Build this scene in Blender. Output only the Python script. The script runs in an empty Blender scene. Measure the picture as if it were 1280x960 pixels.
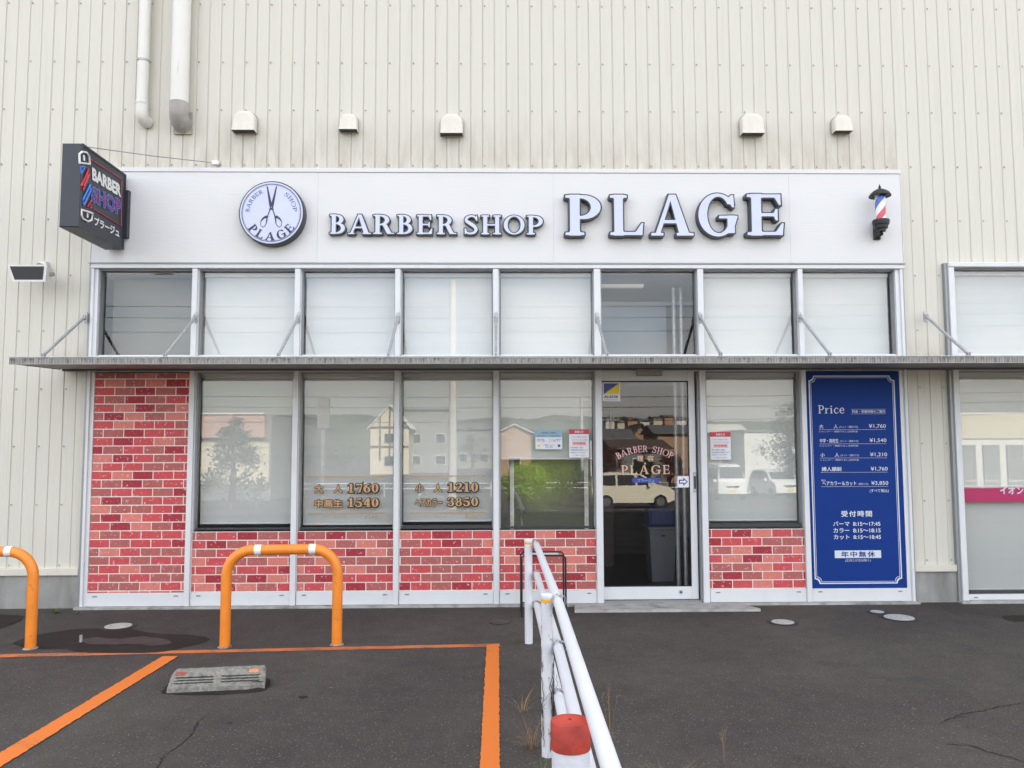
import bpy, bmesh, math, random
import numpy as np
from mathutils import Vector, Matrix
R = math.radians
random.seed(7)
sc = bpy.context.scene
COL = sc.collection

# ------------------------------------------------------------------ camera, sky, sun, exposure
CAM_H, CAM_D, FPX = 1.5, 7.6, 1000.0
PITCH, YAW, ROLL = R(4.317), R(-1.045), R(-0.189)
cp, sp, cy_, sy_ = math.cos(PITCH), math.sin(PITCH), math.cos(YAW), math.sin(YAW)
FW = Vector((-sy_*cp, cy_*cp, sp)); RT0 = Vector((cy_, sy_, 0)); UP0 = RT0.cross(FW)
RT = RT0*math.cos(ROLL) + UP0*math.sin(ROLL); UP = -RT0*math.sin(ROLL) + UP0*math.cos(ROLL)
CPOS = Vector((0, -CAM_D, CAM_H))
cam = bpy.data.objects.new('camera', bpy.data.cameras.new('camera'))
COL.objects.link(cam)
cam.matrix_world = Matrix(((RT.x, UP.x, -FW.x, CPOS.x), (RT.y, UP.y, -FW.y, CPOS.y), (RT.z, UP.z, -FW.z, CPOS.z), (0, 0, 0, 1)))
cam.data.sensor_width = 36; cam.data.lens = 36*FPX/1280
cam.data.clip_start = .05; cam.data.clip_end = 3000
sc.camera = cam

SUN_EL, SUN_ROT = R(36), R(20)      # the sun stands behind the building, so the front is in open shade
w = bpy.data.worlds.new("World"); sc.world = w; w.use_nodes = True
nt = w.node_tree; N = nt.nodes; L = nt.links
bg = N['Background']
sky = N.new('ShaderNodeTexSky'); sky.sky_type = 'NISHITA'; sky.sun_disc = False
sky.sun_elevation = SUN_EL; sky.sun_rotation = SUN_ROT; sky.dust_density = 2.0; sky.ozone_density = 1.0
tc = N.new('ShaderNodeTexCoord'); mp = N.new('ShaderNodeMapping'); mp.inputs['Scale'].default_value = (1.3, 1.3, 4.5)
cn = N.new('ShaderNodeTexNoise'); cn.inputs['Scale'].default_value = 2.2; cn.inputs['Detail'].default_value = 7; cn.inputs['Roughness'].default_value = .58
cr = N.new('ShaderNodeMapRange'); cr.inputs['From Min'].default_value = .40; cr.inputs['From Max'].default_value = .68
cr.inputs['To Min'].default_value = .2; cr.inputs['To Max'].default_value = .95
mx = N.new('ShaderNodeMix'); mx.data_type = 'RGBA'; mx.inputs[7].default_value = (7.9, 7.55, 7.2, 1)
L.new(tc.outputs['Generated'], mp.inputs['Vector']); L.new(mp.outputs[0], cn.inputs['Vector'])
L.new(cn.outputs['Fac'], cr.inputs['Value']); L.new(cr.outputs[0], mx.inputs[0]); L.new(sky.outputs[0], mx.inputs[6])
L.new(mx.outputs[2], bg.inputs['Color']); bg.inputs['Strength'].default_value = 0.078
sd = bpy.data.lights.new('sun', 'SUN'); sd.energy = 5.0; sd.angle = R(.6); sd.color = (1, .95, .86)
sun = bpy.data.objects.new('sun', sd); COL.objects.link(sun)
sdir = Vector((math.sin(SUN_ROT)*math.cos(SUN_EL), math.cos(SUN_ROT)*math.cos(SUN_EL), math.sin(SUN_EL)))
sun.rotation_euler = sdir.to_track_quat('Z', 'Y').to_euler()
sc.view_settings.view_transform = 'Standard'; sc.view_settings.look = 'None'; sc.view_settings.gamma = 1
sc.view_settings.exposure = 2.55
sc.render.engine = 'CYCLES'
sc.cycles.max_bounces = 8; sc.cycles.transparent_max_bounces = 12; sc.cycles.caustics_reflective = False
sc.cycles.sample_clamp_indirect = 4; sc.cycles.use_denoising = True

# ------------------------------------------------------------------ pixel -> place helpers
def ray(px, py): return FW + RT*((px-640)/FPX) + UP*((480-py)/FPX)
def P(px, py, Y=0.0):
    d = ray(px, py); return CPOS + d*((Y+CAM_D)/d.y)
def PG(px, py, z=0.0):
    d = ray(px, py); return CPOS + d*((z-CAM_H)/d.z)
def PXp(px, py, X):
    d = ray(px, py); return CPOS + d*(X/d.x)
def Q(px, py, Ya):                       # place seen in the glass: mirrored to the street side
    p = P(px, py, Ya); return Vector((p.x, -Ya, p.z))
def ZZ(py, px=620, Y=0.0): return P(px, py, Y).z
def XX(px, py, Y=0.0): return P(px, py, Y).x

# ------------------------------------------------------------------ materials
MATS = {}
def srgb(r, g, b):
    f = lambda c: (c/255/12.92) if c/255 <= .04045 else ((c/255+.055)/1.055)**2.4
    return (f(r), f(g), f(b))
def mat(name, col, rough=.6, metal=0, var=.0, vscale=3, bump=0, bscale=60, stretch=(1, 1, 1), spec=.5, coat=0, emis=0, detail=4, col2=None, c2=(.55, .7), c2scale=5, c2stretch=(1, 1, 1)):
    m = bpy.data.materials.new(name); m.use_nodes = True
    t = m.node_tree; n = t.nodes; l = t.links; b = n['Principled BSDF']
    b.inputs['Base Color'].default_value = (*col, 1); b.inputs['Roughness'].default_value = rough
    b.inputs['Metallic'].default_value = metal; b.inputs['Specular IOR Level'].default_value = spec
    b.inputs['Coat Weight'].default_value = coat
    if emis:
        b.inputs['Emission Color'].default_value = (*col, 1); b.inputs['Emission Strength'].default_value = emis
    tcn = n.new('ShaderNodeTexCoord'); mpn = n.new('ShaderNodeMapping'); mpn.inputs['Scale'].default_value = stretch
    l.new(tcn.outputs['Object'], mpn.inputs[0])
    src = None
    if var:
        no = n.new('ShaderNodeTexNoise'); no.inputs['Scale'].default_value = vscale; no.inputs['Detail'].default_value = detail; no.inputs['Roughness'].default_value = .6
        l.new(mpn.outputs[0], no.inputs['Vector'])
        mr = n.new('ShaderNodeMapRange'); mr.inputs['From Min'].default_value = .3; mr.inputs['From Max'].default_value = .7
        mr.inputs['To Min'].default_value = 1-var; mr.inputs['To Max'].default_value = 1+var
        l.new(no.outputs['Fac'], mr.inputs[0])
        hv = n.new('ShaderNodeHueSaturation'); hv.inputs['Color'].default_value = (*col, 1)
        l.new(mr.outputs[0], hv.inputs['Value']); src = hv.outputs[0]
    if col2:
        mp2 = n.new('ShaderNodeMapping'); mp2.inputs['Scale'].default_value = c2stretch; l.new(tcn.outputs['Object'], mp2.inputs[0])
        n2 = n.new('ShaderNodeTexNoise'); n2.inputs['Scale'].default_value = c2scale; n2.inputs['Detail'].default_value = 6; l.new(mp2.outputs[0], n2.inputs['Vector'])
        m2 = n.new('ShaderNodeMapRange'); m2.inputs['From Min'].default_value = c2[0]; m2.inputs['From Max'].default_value = c2[1]; l.new(n2.outputs['Fac'], m2.inputs[0])
        mm = n.new('ShaderNodeMix'); mm.data_type = 'RGBA'; mm.inputs[6].default_value = (*col, 1); mm.inputs[7].default_value = (*col2, 1)
        l.new(m2.outputs[0], mm.inputs[0])
        if src: l.new(src, mm.inputs[6])
        src = mm.outputs[2]
    if src: l.new(src, b.inputs['Base Color'])
    if bump:
        nb = n.new('ShaderNodeTexNoise'); nb.inputs['Scale'].default_value = bscale; nb.inputs['Detail'].default_value = 3
        l.new(mpn.outputs[0], nb.inputs['Vector'])
        bn = n.new('ShaderNodeBump'); bn.inputs['Strength'].default_value = bump; bn.inputs['Distance'].default_value = .01
        l.new(nb.outputs['Fac'], bn.inputs['Height']); l.new(bn.outputs[0], b.inputs['Normal'])
    MATS[name] = m
    return m
mat('alu', (.70, .71, .73), .38, 0, .05, 4, spec=.5)
mat('alu_white', (.66, .67, .69), .42, 0, .03, 5, .03, 30, col2=(.60, .59, .58), c2=(.6, .85), c2scale=9, c2stretch=(1, 1, .3))
mat('alu_grey', (.28, .29, .30), .4, .3, .06, 6)
mat('dark_rail', (.035, .037, .04), .5)
mat('gasket', (.02, .02, .022), .7)
mat('concrete', (.30, .295, .28), .9, 0, .16, 3, .35, 70, detail=8, col2=(.17, .165, .155), c2=(.5, .75), c2scale=2.2, c2stretch=(2, 1, .5))
mat('concrete_pale', (.40, .39, .37), .9, 0, .2, 7, .5, 90, detail=8, col2=(.2, .19, .18), c2=(.52, .7), c2scale=6)
mat('trim', (.62, .59, .51), .5, 0, .06, 4, col2=(.4, .35, .28), c2=(.6, .85), c2scale=3)
mat('galv', (.42, .43, .44), .45, .5, .15, 20, .1, 40)
mat('galv_dirty', (.30, .29, .27), .6, .2, .25, 9, .1, 40, stretch=(6, 1, 1), col2=(.10, .09, .085), c2=(.5, .7), c2scale=12, c2stretch=(3, 1, 1))
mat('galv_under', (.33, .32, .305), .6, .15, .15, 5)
mat('black_metal', (.015, .015, .017), .45, .2, .1, 20)
mat('sign_black', (.024, .027, .038), .42, 0, .08, 4)
mat('letter_face', (.56, .60, .76), .35, 0, .03, 6, emis=0)
mat('navy_print', (.03, .03, .085), .5)
mat('blue_print', (.09, .10, .33), .5)
mat('white_paint', (.64, .655, .69), .38, 0, .03, 6, .04, 40, col2=(.6, .58, .55), c2=(.68, .9), c2scale=18, c2stretch=(1, 1, .6))
mat('white_worn', (.60, .61, .65), .6, 0, .06, 12, .3, 60, col2=(.15, .14, .13), c2=(.60, .66), c2scale=26, c2stretch=(1, 1, .55))
mat('orange_paint', (.78, .235, .022), .36, 0, .07, 8, .06, 30, col2=(.45, .14, .03), c2=(.62, .8), c2scale=20)
mat('red_cap', (.50, .048, .026), .62, 0, .18, 12, .25, 60, col2=(.22, .022, .016), c2=(.42, .72), c2scale=9)
mat('tape_white', (.8, .8, .78), .4, 0, .05, 20)
mat('tape_yellow', (.75, .38, .03), .5, 0, .1, 20)
mat('price_blue', (.006, .036, .21), .55, 0, .05, 2, spec=.15)
mat('text_white', (.62, .65, .73), .5)
mat('gold', (.50, .29, .13), .45, 0, .15, 40)
mat('gold_line', (.42, .27, .13), .5)
mat('text_black', (.018, .014, .013), .5)
mat('salmon', (.62, .40, .29), .5)
mat('strip_blue', (.035, .05, .30), .5)
mat('poster_white', (.74, .74, .78), .6, 0, .04, 20)
mat('poster_red', (.55, .035, .06), .5)
mat('poster_blue', (.28, .43, .55), .5, 0, .1, 6)
mat('poster_ink', (.15, .16, .25), .6)
mat('poster_pink', (.75, .42, .42), .6)
mat('yellow', (.75, .55, .02), .5); mat('alsok_blue', (.04, .06, .25), .5)
mat('magenta', (.42, .012, .10), .45, 0, .04, 5)
mat('neon_red', (.55, .03, .05), .4); mat('neon_blue', (.06, .22, .72), .4); mat('neon_purple', (.32, .03, .20), .4); mat('neon_white', (.72, .72, .70), .45)
mat('pole_blue', (.03, .10, .50), .3); mat('pole_red', (.60, .03, .07), .3); mat('pole_white', (.75, .77, .82), .3)
mat('vent', (.66, .63, .55), .42, 0, .07, 8, col2=(.42, .38, .3), c2=(.6, .8), c2scale=10)
mat('pipe', (.70, .69, .64), .45, 0, .04, 3, col2=(.5, .47, .4), c2=(.6, .8), c2scale=5, c2stretch=(4, 4, .5))
mat('pipe_grey', (.35, .33, .31), .55, 0, .15, 9, col2=(.48, .44, .38), c2=(.5, .7), c2scale=8)
mat('lamp_glass', (.06, .065, .07), .18, spec=.6)
mat('bin_grey', (.17, .18, .20), .5, 0, .05, 4)
mat('bin_blue', (.03, .05, .16), .4)
mat('chrome', (.6, .6, .62), .2, .9)
mat('int_floor', (.035, .026, .024), .35, 0, .2, 3)
mat('int_wall', (.34, .36, .38), .8, 0, .04, 2); mat('int_ceiling', (.5, .5, .5), .85, 0, .03, 3)
mat('int_brown', (.05, .034, .03), .5, 0, .2, 3, stretch=(1, 1, 6)); mat('int_blue', (.36, .42, .50), .8)
mat('frost', (.20, .195, .175), .55, 0, .10, 1.2)
mat('lamp_panel', (.8, .78, .7), .5, emis=.03)
mat('leaf_weed', (.07, .12, .025), .7, 0, .3, 30); mat('straw', (.26, .16, .075), .8, 0, .3, 30); mat('vine', (.035, .026, .02), .8)
mat('damp', (.026, .0205, .0195), .8, 0, .2, 6, .2, 120, spec=.15); mat('puddle', (.042, .029, .028), .7, 0, .35, 14, .1, 100)  # damp: wet asphalt and oil, also the painted contact shade at the wheel stop
mat('channel_dark', (.13, .12, .115), .6, 0, .15, 6)
mat('crack', (.008, .008, .008), .95); mat('cover', (.40, .40, .38), .6, 0, .15, 30, .3, 90); mat('cover_ring', (.02, .02, .02), .7)
mat('cover_dark', (.045, .045, .047), .6, 0, .2, 20, .3, 90)
mat('reflector', (.72, .20, .04), .4, 0, .4, 60); mat('reflector_red', (.28, .05, .03), .4, 0, .4, 60)
mat('rubber', (.02, .02, .02), .7); mat('car_white', (.88, .83, .66), .3, 0, coat=.5); mat('car_plain', (.75, .75, .73), .3, coat=.5)
mat('car_glass', (.02, .022, .025), .1, spec=.7); mat('plate', (.7, .6, .2), .5); mat('head', (.6, .62, .62), .15)
mat('roof_grey', (.12, .125, .13), .8, 0, .15, 3); mat('roof_brown', (.09, .06, .05), .8, 0, .2, 3); mat('roof_pale', (.5, .48, .44), .8)
mat('wall_cream', (.62, .56, .42), .8, 0, .05, 2); mat('wall_pink', (.50, .32, .27), .8, 0, .05, 2); mat('wall_white', (.68, .67, .64), .8)
mat('wall_tan', (.42, .27, .17), .8, 0, .1, 2); mat('timber', (.09, .05, .035), .8); mat('wall_grey', (.22, .22, .21), .85, 0, .1, 1)
mat('bark', (.08, .06, .045), .9); mat('leaf_dark', (.035, .055, .022), .8, 0, .35, 2); mat('leaf_red', (.13, .035, .03), .8, 0, .35, 2)
mat('leaf_bright', (.16, .25, .035), .7, 0, .35, 2); mat('leaf_grey', (.09, .105, .075), .8, 0, .35, 2); mat('wood_far', (.06, .075, .045), .9, 0, .5, .12, detail=8)
mat('pole_conc', (.48, .47, .44), .8); mat('wire', (.02, .02, .02), .7)

def glass_mat(name, ior, tint=(1, 1, 1), rough=0.0):
    m = bpy.data.materials.new(name); m.use_nodes = True; t = m.node_tree; n = t.nodes; l = t.links
    n.remove(n['Principled BSDF']); out = n['Material Output']
    tr = n.new('ShaderNodeBsdfTransparent'); tr.inputs[0].default_value = (*tint, 1)
    gl = n.new('ShaderNodeBsdfGlossy'); gl.inputs['Roughness'].default_value = rough
    fr = n.new('ShaderNodeFresnel'); fr.inputs['IOR'].default_value = ior
    ge = n.new('ShaderNodeNewGeometry'); mu = n.new('ShaderNodeMath'); mu.operation = 'SUBTRACT'; mu.inputs[0].default_value = 1
    m2 = n.new('ShaderNodeMath'); m2.operation = 'MULTIPLY'; ms = n.new('ShaderNodeMixShader')
    l.new(ge.outputs['Backfacing'], mu.inputs[1]); l.new(fr.outputs[0], m2.inputs[0]); l.new(mu.outputs[0], m2.inputs[1])
    l.new(m2.outputs[0], ms.inputs[0]); l.new(tr.outputs[0], ms.inputs[1]); l.new(gl.outputs[0], ms.inputs[2]); l.new(ms.outputs[0], out.inputs[0])
    MATS[name] = m
glass_mat('glass', 1.84, (.96, .96, .955)); glass_mat('glass_door', 1.68, (.96, .96, .96)); glass_mat('glass_clear', 1.5)

def node_mat(name, rough=.8, spec=.4):
    m = bpy.data.materials.new(name); m.use_nodes = True; MATS[name] = m
    t = m.node_tree; b = t.nodes['Principled BSDF']; b.inputs['Roughness'].default_value = rough; b.inputs['Specular IOR Level'].default_value = spec
    def add(typ, **kw):
        x = t.nodes.new(typ)
        for k, v in kw.items():
            if k.startswith('_'): setattr(x, k[1:], v)
            else: x.inputs[k.replace('~', ' ')].default_value = v
        return x
    return m, t, b, add
# cream ribbed sheet: rain-streak dirt running down, brown just above the sign board and below vents
m, t, b, add = node_mat('siding', .48)
l = t.links
geo = add('ShaderNodeNewGeometry'); sx = add('ShaderNodeSeparateXYZ'); l.new(geo.outputs['Position'], sx.inputs[0])
ms_ = add('ShaderNodeMapping'); ms_.inputs['Scale'].default_value = (9, 1, .35); l.new(geo.outputs['Position'], ms_.inputs[0])
n1 = add('ShaderNodeTexNoise', Scale=1.6, Detail=7.0, Roughness=.65); l.new(ms_.outputs[0], n1.inputs['Vector'])
n2 = add('ShaderNodeTexNoise', Scale=1.1, Detail=3.0); l.new(geo.outputs['Position'], n2.inputs['Vector'])
r1 = add('ShaderNodeMapRange'); r1.inputs['From Min'].default_value = .52; r1.inputs['From Max'].default_value = .78; l.new(n1.outputs['Fac'], r1.inputs[0])
mA = add('ShaderNodeMix', _data_type='RGBA'); mA.inputs[6].default_value = (.61, .59, .525, 1); mA.inputs[7].default_value = (.50, .465, .39, 1)
mulA = add('ShaderNodeMath', _operation='MULTIPLY'); mulA.inputs[1].default_value = .40; l.new(r1.outputs[0], mulA.inputs[0]); l.new(mulA.outputs[0], mA.inputs[0])
def band(z0, z1, z2):      # 0 at z0, 1 at z1 .. fades by z2
    a = add('ShaderNodeMapRange'); a.inputs['From Min'].default_value = z2; a.inputs['From Max'].default_value = z1; l.new(sx.outputs['Z'], a.inputs[0])
    c = add('ShaderNodeMapRange'); c.inputs['From Min'].default_value = z0-.01; c.inputs['From Max'].default_value = z0; l.new(sx.outputs['Z'], c.inputs[0])
    q = add('ShaderNodeMath', _operation='MULTIPLY'); l.new(a.outputs[0], q.inputs[0]); l.new(c.outputs[0], q.inputs[1]); return q.outputs[0]
n3 = add('ShaderNodeTexNoise', Scale=5.0, Detail=6.0, Roughness=.7); m3 = add('ShaderNodeMapping'); m3.inputs['Scale'].default_value = (2.2, 1, .5)
l.new(geo.outputs['Position'], m3.inputs[0]); l.new(m3.outputs[0], n3.inputs['Vector'])
r3 = add('ShaderNodeMapRange'); r3.inputs['From Min'].default_value = .32; r3.inputs['From Max'].default_value = .66; l.new(n3.outputs['Fac'], r3.inputs[0])
bb0 = band(4.0, 4.15, 4.75); cx_ = add('ShaderNodeMath', _operation='COMPARE'); cx_.inputs[1].default_value = 0.03; cx_.inputs[2].default_value = 3.9; l.new(sx.outputs['X'], cx_.inputs[0])
bbm = add('ShaderNodeMath', _operation='MULTIPLY'); l.new(bb0, bbm.inputs[0]); l.new(cx_.outputs[0], bbm.inputs[1]); bb = bbm.outputs[0]
q2 = add('ShaderNodeMath', _operation='MULTIPLY'); l.new(bb, q2.inputs[0]); l.new(r3.outputs[0], q2.inputs[1])
b20 = band(2.2, 2.30, 2.55); xm_ = add('ShaderNodeMapRange'); xm_.inputs['From Min'].default_value = -4.35; xm_.inputs['From Max'].default_value = -3.95; l.new(sx.outputs['X'], xm_.inputs[0]); b2m = add('ShaderNodeMath', _operation='MULTIPLY'); l.new(b20, b2m.inputs[0]); l.new(xm_.outputs[0], b2m.inputs[1]); b2 = b2m.outputs[0]
q3 = add('ShaderNodeMath', _operation='MULTIPLY'); l.new(b2, q3.inputs[0]); l.new(r3.outputs[0], q3.inputs[1])
sm = add('ShaderNodeMath', _operation='MAXIMUM'); l.new(q2.outputs[0], sm.inputs[0]); l.new(q3.outputs[0], sm.inputs[1])
q4 = add('ShaderNodeMath', _operation='MULTIPLY'); q4.inputs[1].default_value = .6; l.new(sm.outputs[0], q4.inputs[0])
mB = add('ShaderNodeMix', _data_type='RGBA'); mB.inputs[7].default_value = (.36, .29, .22, 1); l.new(q4.outputs[0], mB.inputs[0]); l.new(mA.outputs[2], mB.inputs[6])
l.new(mB.outputs[2], b.inputs['Base Color'])
bn = add('ShaderNodeBump', Strength=.12, Distance=.02); l.new(n2.outputs['Fac'], bn.inputs['Height']); l.new(bn.outputs[0], b.inputs['Normal'])
# white sign board: fine horizontal emboss
m, t, b, add = node_mat('fascia', .55); l = t.links
geo = add('ShaderNodeNewGeometry'); mp_ = add('ShaderNodeMapping'); mp_.inputs['Scale'].default_value = (3, 1, 40); l.new(geo.outputs['Position'], mp_.inputs[0])
n1 = add('ShaderNodeTexNoise', Scale=2.0, Detail=5.0); l.new(mp_.outputs[0], n1.inputs['Vector'])
n2 = add('ShaderNodeTexNoise', Scale=.9, Detail=4.0); l.new(geo.outputs['Position'], n2.inputs['Vector'])
cr_ = add('ShaderNodeMix', _data_type='RGBA'); cr_.inputs[6].default_value = (.715, .715, .722, 1); cr_.inputs[7].default_value = (.65, .65, .652, 1)
l.new(n2.outputs['Fac'], cr_.inputs[0]); l.new(cr_.outputs[2], b.inputs['Base Color'])
bn = add('ShaderNodeBump', Strength=.35, Distance=.004); l.new(n1.outputs['Fac'], bn.inputs['Height']); l.new(bn.outputs[0], b.inputs['Normal'])
# bricks (four reds), pale flecks
def brick_mat(name, c):
    m, t, b, add = node_mat(name, .7); l = t.links
    geo = add('ShaderNodeNewGeometry')
    n1 = add('ShaderNodeTexNoise', Scale=38.0, Detail=4.0, Roughness=.7); l.new(geo.outputs['Position'], n1.inputs['Vector'])
    n2 = add('ShaderNodeTexNoise', Scale=14.0, Detail=3.0); l.new(geo.outputs['Position'], n2.inputs['Vector'])
    r = add('ShaderNodeMapRange'); r.inputs['From Min'].default_value = .60; r.inputs['From Max'].default_value = .68; l.new(n1.outputs['Fac'], r.inputs[0])
    mx = add('ShaderNodeMix', _data_type='RGBA'); mx.inputs[6].default_value = (*[v*.85 for v in c], 1); mx.inputs[7].default_value = (*[min(1, v*1.15) for v in c], 1); l.new(n2.outputs['Fac'], mx.inputs[0])
    m2 = add('ShaderNodeMix', _data_type='RGBA'); m2.inputs[7].default_value = (.72, .52, .50, 1); l.new(r.outputs[0], m2.inputs[0]); l.new(mx.outputs[2], m2.inputs[6])
    l.new(m2.outputs[2], b.inputs['Base Color'])
    bn = add('ShaderNodeBump', Strength=.25, Distance=.004); l.new(n1.outputs['Fac'], bn.inputs['Height']); l.new(bn.outputs[0], b.inputs['Normal'])
BRK = [(.34, .028, .042), (.53, .072, .080), (.40, .110, .100), (.61, .190, .155)]
for i, c in enumerate(BRK): brick_mat('brick%d' % i, c)
mat('mortar', (.82, .71, .66), .9, 0, .08, 20)
# asphalt
m, t, b, add = node_mat('asphalt', .88, .25); l = t.links
geo = add('ShaderNodeNewGeometry')
nA = add('ShaderNodeTexNoise', Scale=.55, Detail=6.0, Roughness=.6); nB = add('ShaderNodeTexNoise', Scale=95.0, Detail=3.0, Roughness=.8); nC = add('ShaderNodeTexVoronoi', Scale=150.0)
nD = add('ShaderNodeTexNoise', Scale=6.0, Detail=8.0, Roughness=.7)
nE = add('ShaderNodeTexNoise', Scale=1.4, Detail=5.0, Roughness=.65); nF = add('ShaderNodeTexNoise', Scale=.28, Detail=4.0)
for x in (nE, nF): l.new(geo.outputs['Position'], x.inputs['Vector'])
for x in (nA, nB, nC, nD): l.new(geo.outputs['Position'], x.inputs['Vector'])
mx1 = add('ShaderNodeMix', _data_type='RGBA'); mx1.inputs[6].default_value = (.049, .0405, .0385, 1); mx1.inputs[7].default_value = (.066, .0575, .050, 1)
rA = add('ShaderNodeMapRange'); rA.inputs['From Min'].default_value = .35; rA.inputs['From Max'].default_value = .65; l.new(nA.outputs['Fac'], rA.inputs[0]); l.new(rA.outputs[0], mx1.inputs[0])
rB = add('ShaderNodeMapRange'); rB.inputs['From Min'].default_value = .3; rB.inputs['From Max'].default_value = .7; rB.inputs['To Min'].default_value = .5; rB.inputs['To Max'].default_value = 1.55; l.new(nB.outputs['Fac'], rB.inputs[0])
rD = add('ShaderNodeMapRange'); rD.inputs['From Min'].default_value = .3; rD.inputs['From Max'].default_value = .7; rD.inputs['To Min'].default_value = .84; rD.inputs['To Max'].default_value = 1.14; l.new(nD.outputs['Fac'], rD.inputs[0])
mm = add('ShaderNodeMath', _operation='MULTIPLY'); l.new(rB.outputs[0], mm.inputs[0]); l.new(rD.outputs[0], mm.inputs[1])
hv = add('ShaderNodeHueSaturation'); l.new(mx1.outputs[2], hv.inputs['Color']); l.new(mm.outputs[0], hv.inputs['Value'])
rC = add('ShaderNodeMapRange'); rC.inputs['From Min'].default_value = .965; rC.inputs['From Max'].default_value = .99
sC = add('ShaderNodeSeparateColor'); l.new(nC.outputs['Color'], sC.inputs[0]); l.new(sC.outputs[0], rC.inputs[0])
mx2 = add('ShaderNodeMix', _data_type='RGBA'); mx2.inputs[7].default_value = (.13, .12, .11, 1); l.new(rC.outputs[0], mx2.inputs[0]); l.new(hv.outputs[0], mx2.inputs[6])
rE = add('ShaderNodeMapRange'); rE.inputs['From Min'].default_value = .56; rE.inputs['From Max'].default_value = .72; rE.inputs['To Max'].default_value = .42; l.new(nE.outputs['Fac'], rE.inputs[0])
mx3 = add('ShaderNodeMix', _data_type='RGBA'); mx3.inputs[7].default_value = (.026, .024, .023, 1); l.new(rE.outputs[0], mx3.inputs[0]); l.new(mx2.outputs[2], mx3.inputs[6])
rF = add('ShaderNodeMapRange'); rF.inputs['From Min'].default_value = .45; rF.inputs['From Max'].default_value = .62; rF.inputs['To Max'].default_value = .55; l.new(nF.outputs['Fac'], rF.inputs[0])
mx4 = add('ShaderNodeMix', _data_type='RGBA', _blend_type='MULTIPLY'); mx4.inputs[7].default_value = (1.18, 1.25, 1.2, 1); l.new(rF.outputs[0], mx4.inputs[0]); l.new(mx3.outputs[2], mx4.inputs[6])
l.new(mx4.outputs[2], b.inputs['Base Color'])
bn = add('ShaderNodeBump', Strength=.5, Distance=.006); l.new(nB.outputs['Fac'], bn.inputs['Height']); l.new(bn.outputs[0], b.inputs['Normal'])
# worn road paint
def paint_mat(name, c, worn):
    m, t, b, add = node_mat(name, .7); l = t.links; geo = add('ShaderNodeNewGeometry')
    n1 = add('ShaderNodeTexNoise', Scale=70.0, Detail=6.0, Roughness=.8); n2 = add('ShaderNodeTexNoise', Scale=4.0, Detail=4.0)
    for x in (n1, n2): l.new(geo.outputs['Position'], x.inputs['Vector'])
    s = add('ShaderNodeMath', _operation='ADD'); l.new(n1.outputs['Fac'], s.inputs[0]); l.new(n2.outputs['Fac'], s.inputs[1])
    r = add('ShaderNodeMapRange'); r.inputs['From Min'].default_value = 1.32-worn; r.inputs['From Max'].default_value = 1.42-worn*.4; l.new(s.outputs[0], r.inputs[0])
    mx = add('ShaderNodeMix', _data_type='RGBA'); mx.inputs[6].default_value = (*c, 1); mx.inputs[7].default_value = (.11, .07, .06, 1); l.new(r.outputs[0], mx.inputs[0])
    l.new(mx.outputs[2], b.inputs['Base Color'])
    bn = add('ShaderNodeBump', Strength=.4, Distance=.004); l.new(n1.outputs['Fac'], bn.inputs['Height']); l.new(bn.outputs[0], b.inputs['Normal'])
paint_mat('line_orange', (.64, .165, .022), .16); paint_mat('line_worn', (.54, .145, .04), .34)
# roller blind cloth: fine horizontal folds
def blind_mat(name, c):
    m, t, b, add = node_mat(name, .8); l = t.links; geo = add('ShaderNodeNewGeometry'); mp_ = add('ShaderNodeMapping'); mp_.inputs['Scale'].default_value = (.6, 1, 14)
    l.new(geo.outputs['Position'], mp_.inputs[0]); n1 = add('ShaderNodeTexNoise', Scale=1.2, Detail=5.0); l.new(mp_.outputs[0], n1.inputs['Vector'])
    mx = add('ShaderNodeMix', _data_type='RGBA'); mx.inputs[6].default_value = (*[v*.94 for v in c], 1); mx.inputs[7].default_value = (*[v*1.05 for v in c], 1)
    l.new(n1.outputs['Fac'], mx.inputs[0]); l.new(mx.outputs[2], b.inputs['Base Color'])
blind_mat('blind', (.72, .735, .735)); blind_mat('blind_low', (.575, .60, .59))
mat('stop_concrete', (.26, .25, .22), .95, 0, .35, 60, 1.0, 160, detail=8, col2=(.14, .135, .12), c2=(.5, .72), c2scale=30)
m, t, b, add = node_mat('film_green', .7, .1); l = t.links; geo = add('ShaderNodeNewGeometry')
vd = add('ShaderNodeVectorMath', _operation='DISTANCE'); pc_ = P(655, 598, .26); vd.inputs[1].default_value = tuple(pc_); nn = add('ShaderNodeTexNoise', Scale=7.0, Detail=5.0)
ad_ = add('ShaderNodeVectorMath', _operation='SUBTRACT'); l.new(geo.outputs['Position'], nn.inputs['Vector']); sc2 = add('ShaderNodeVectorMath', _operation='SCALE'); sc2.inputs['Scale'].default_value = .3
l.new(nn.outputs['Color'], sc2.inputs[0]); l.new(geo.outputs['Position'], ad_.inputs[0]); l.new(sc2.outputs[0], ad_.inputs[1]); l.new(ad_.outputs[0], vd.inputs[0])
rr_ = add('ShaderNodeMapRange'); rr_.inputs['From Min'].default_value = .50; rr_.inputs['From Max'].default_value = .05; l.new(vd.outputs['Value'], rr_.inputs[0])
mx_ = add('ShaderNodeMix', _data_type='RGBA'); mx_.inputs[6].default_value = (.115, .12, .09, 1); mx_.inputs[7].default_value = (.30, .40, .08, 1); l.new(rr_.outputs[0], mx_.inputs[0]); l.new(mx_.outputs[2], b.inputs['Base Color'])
FILM = True
mat('film_pale', (.6, .6, .55), .7, 0, .3, 8)

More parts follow.
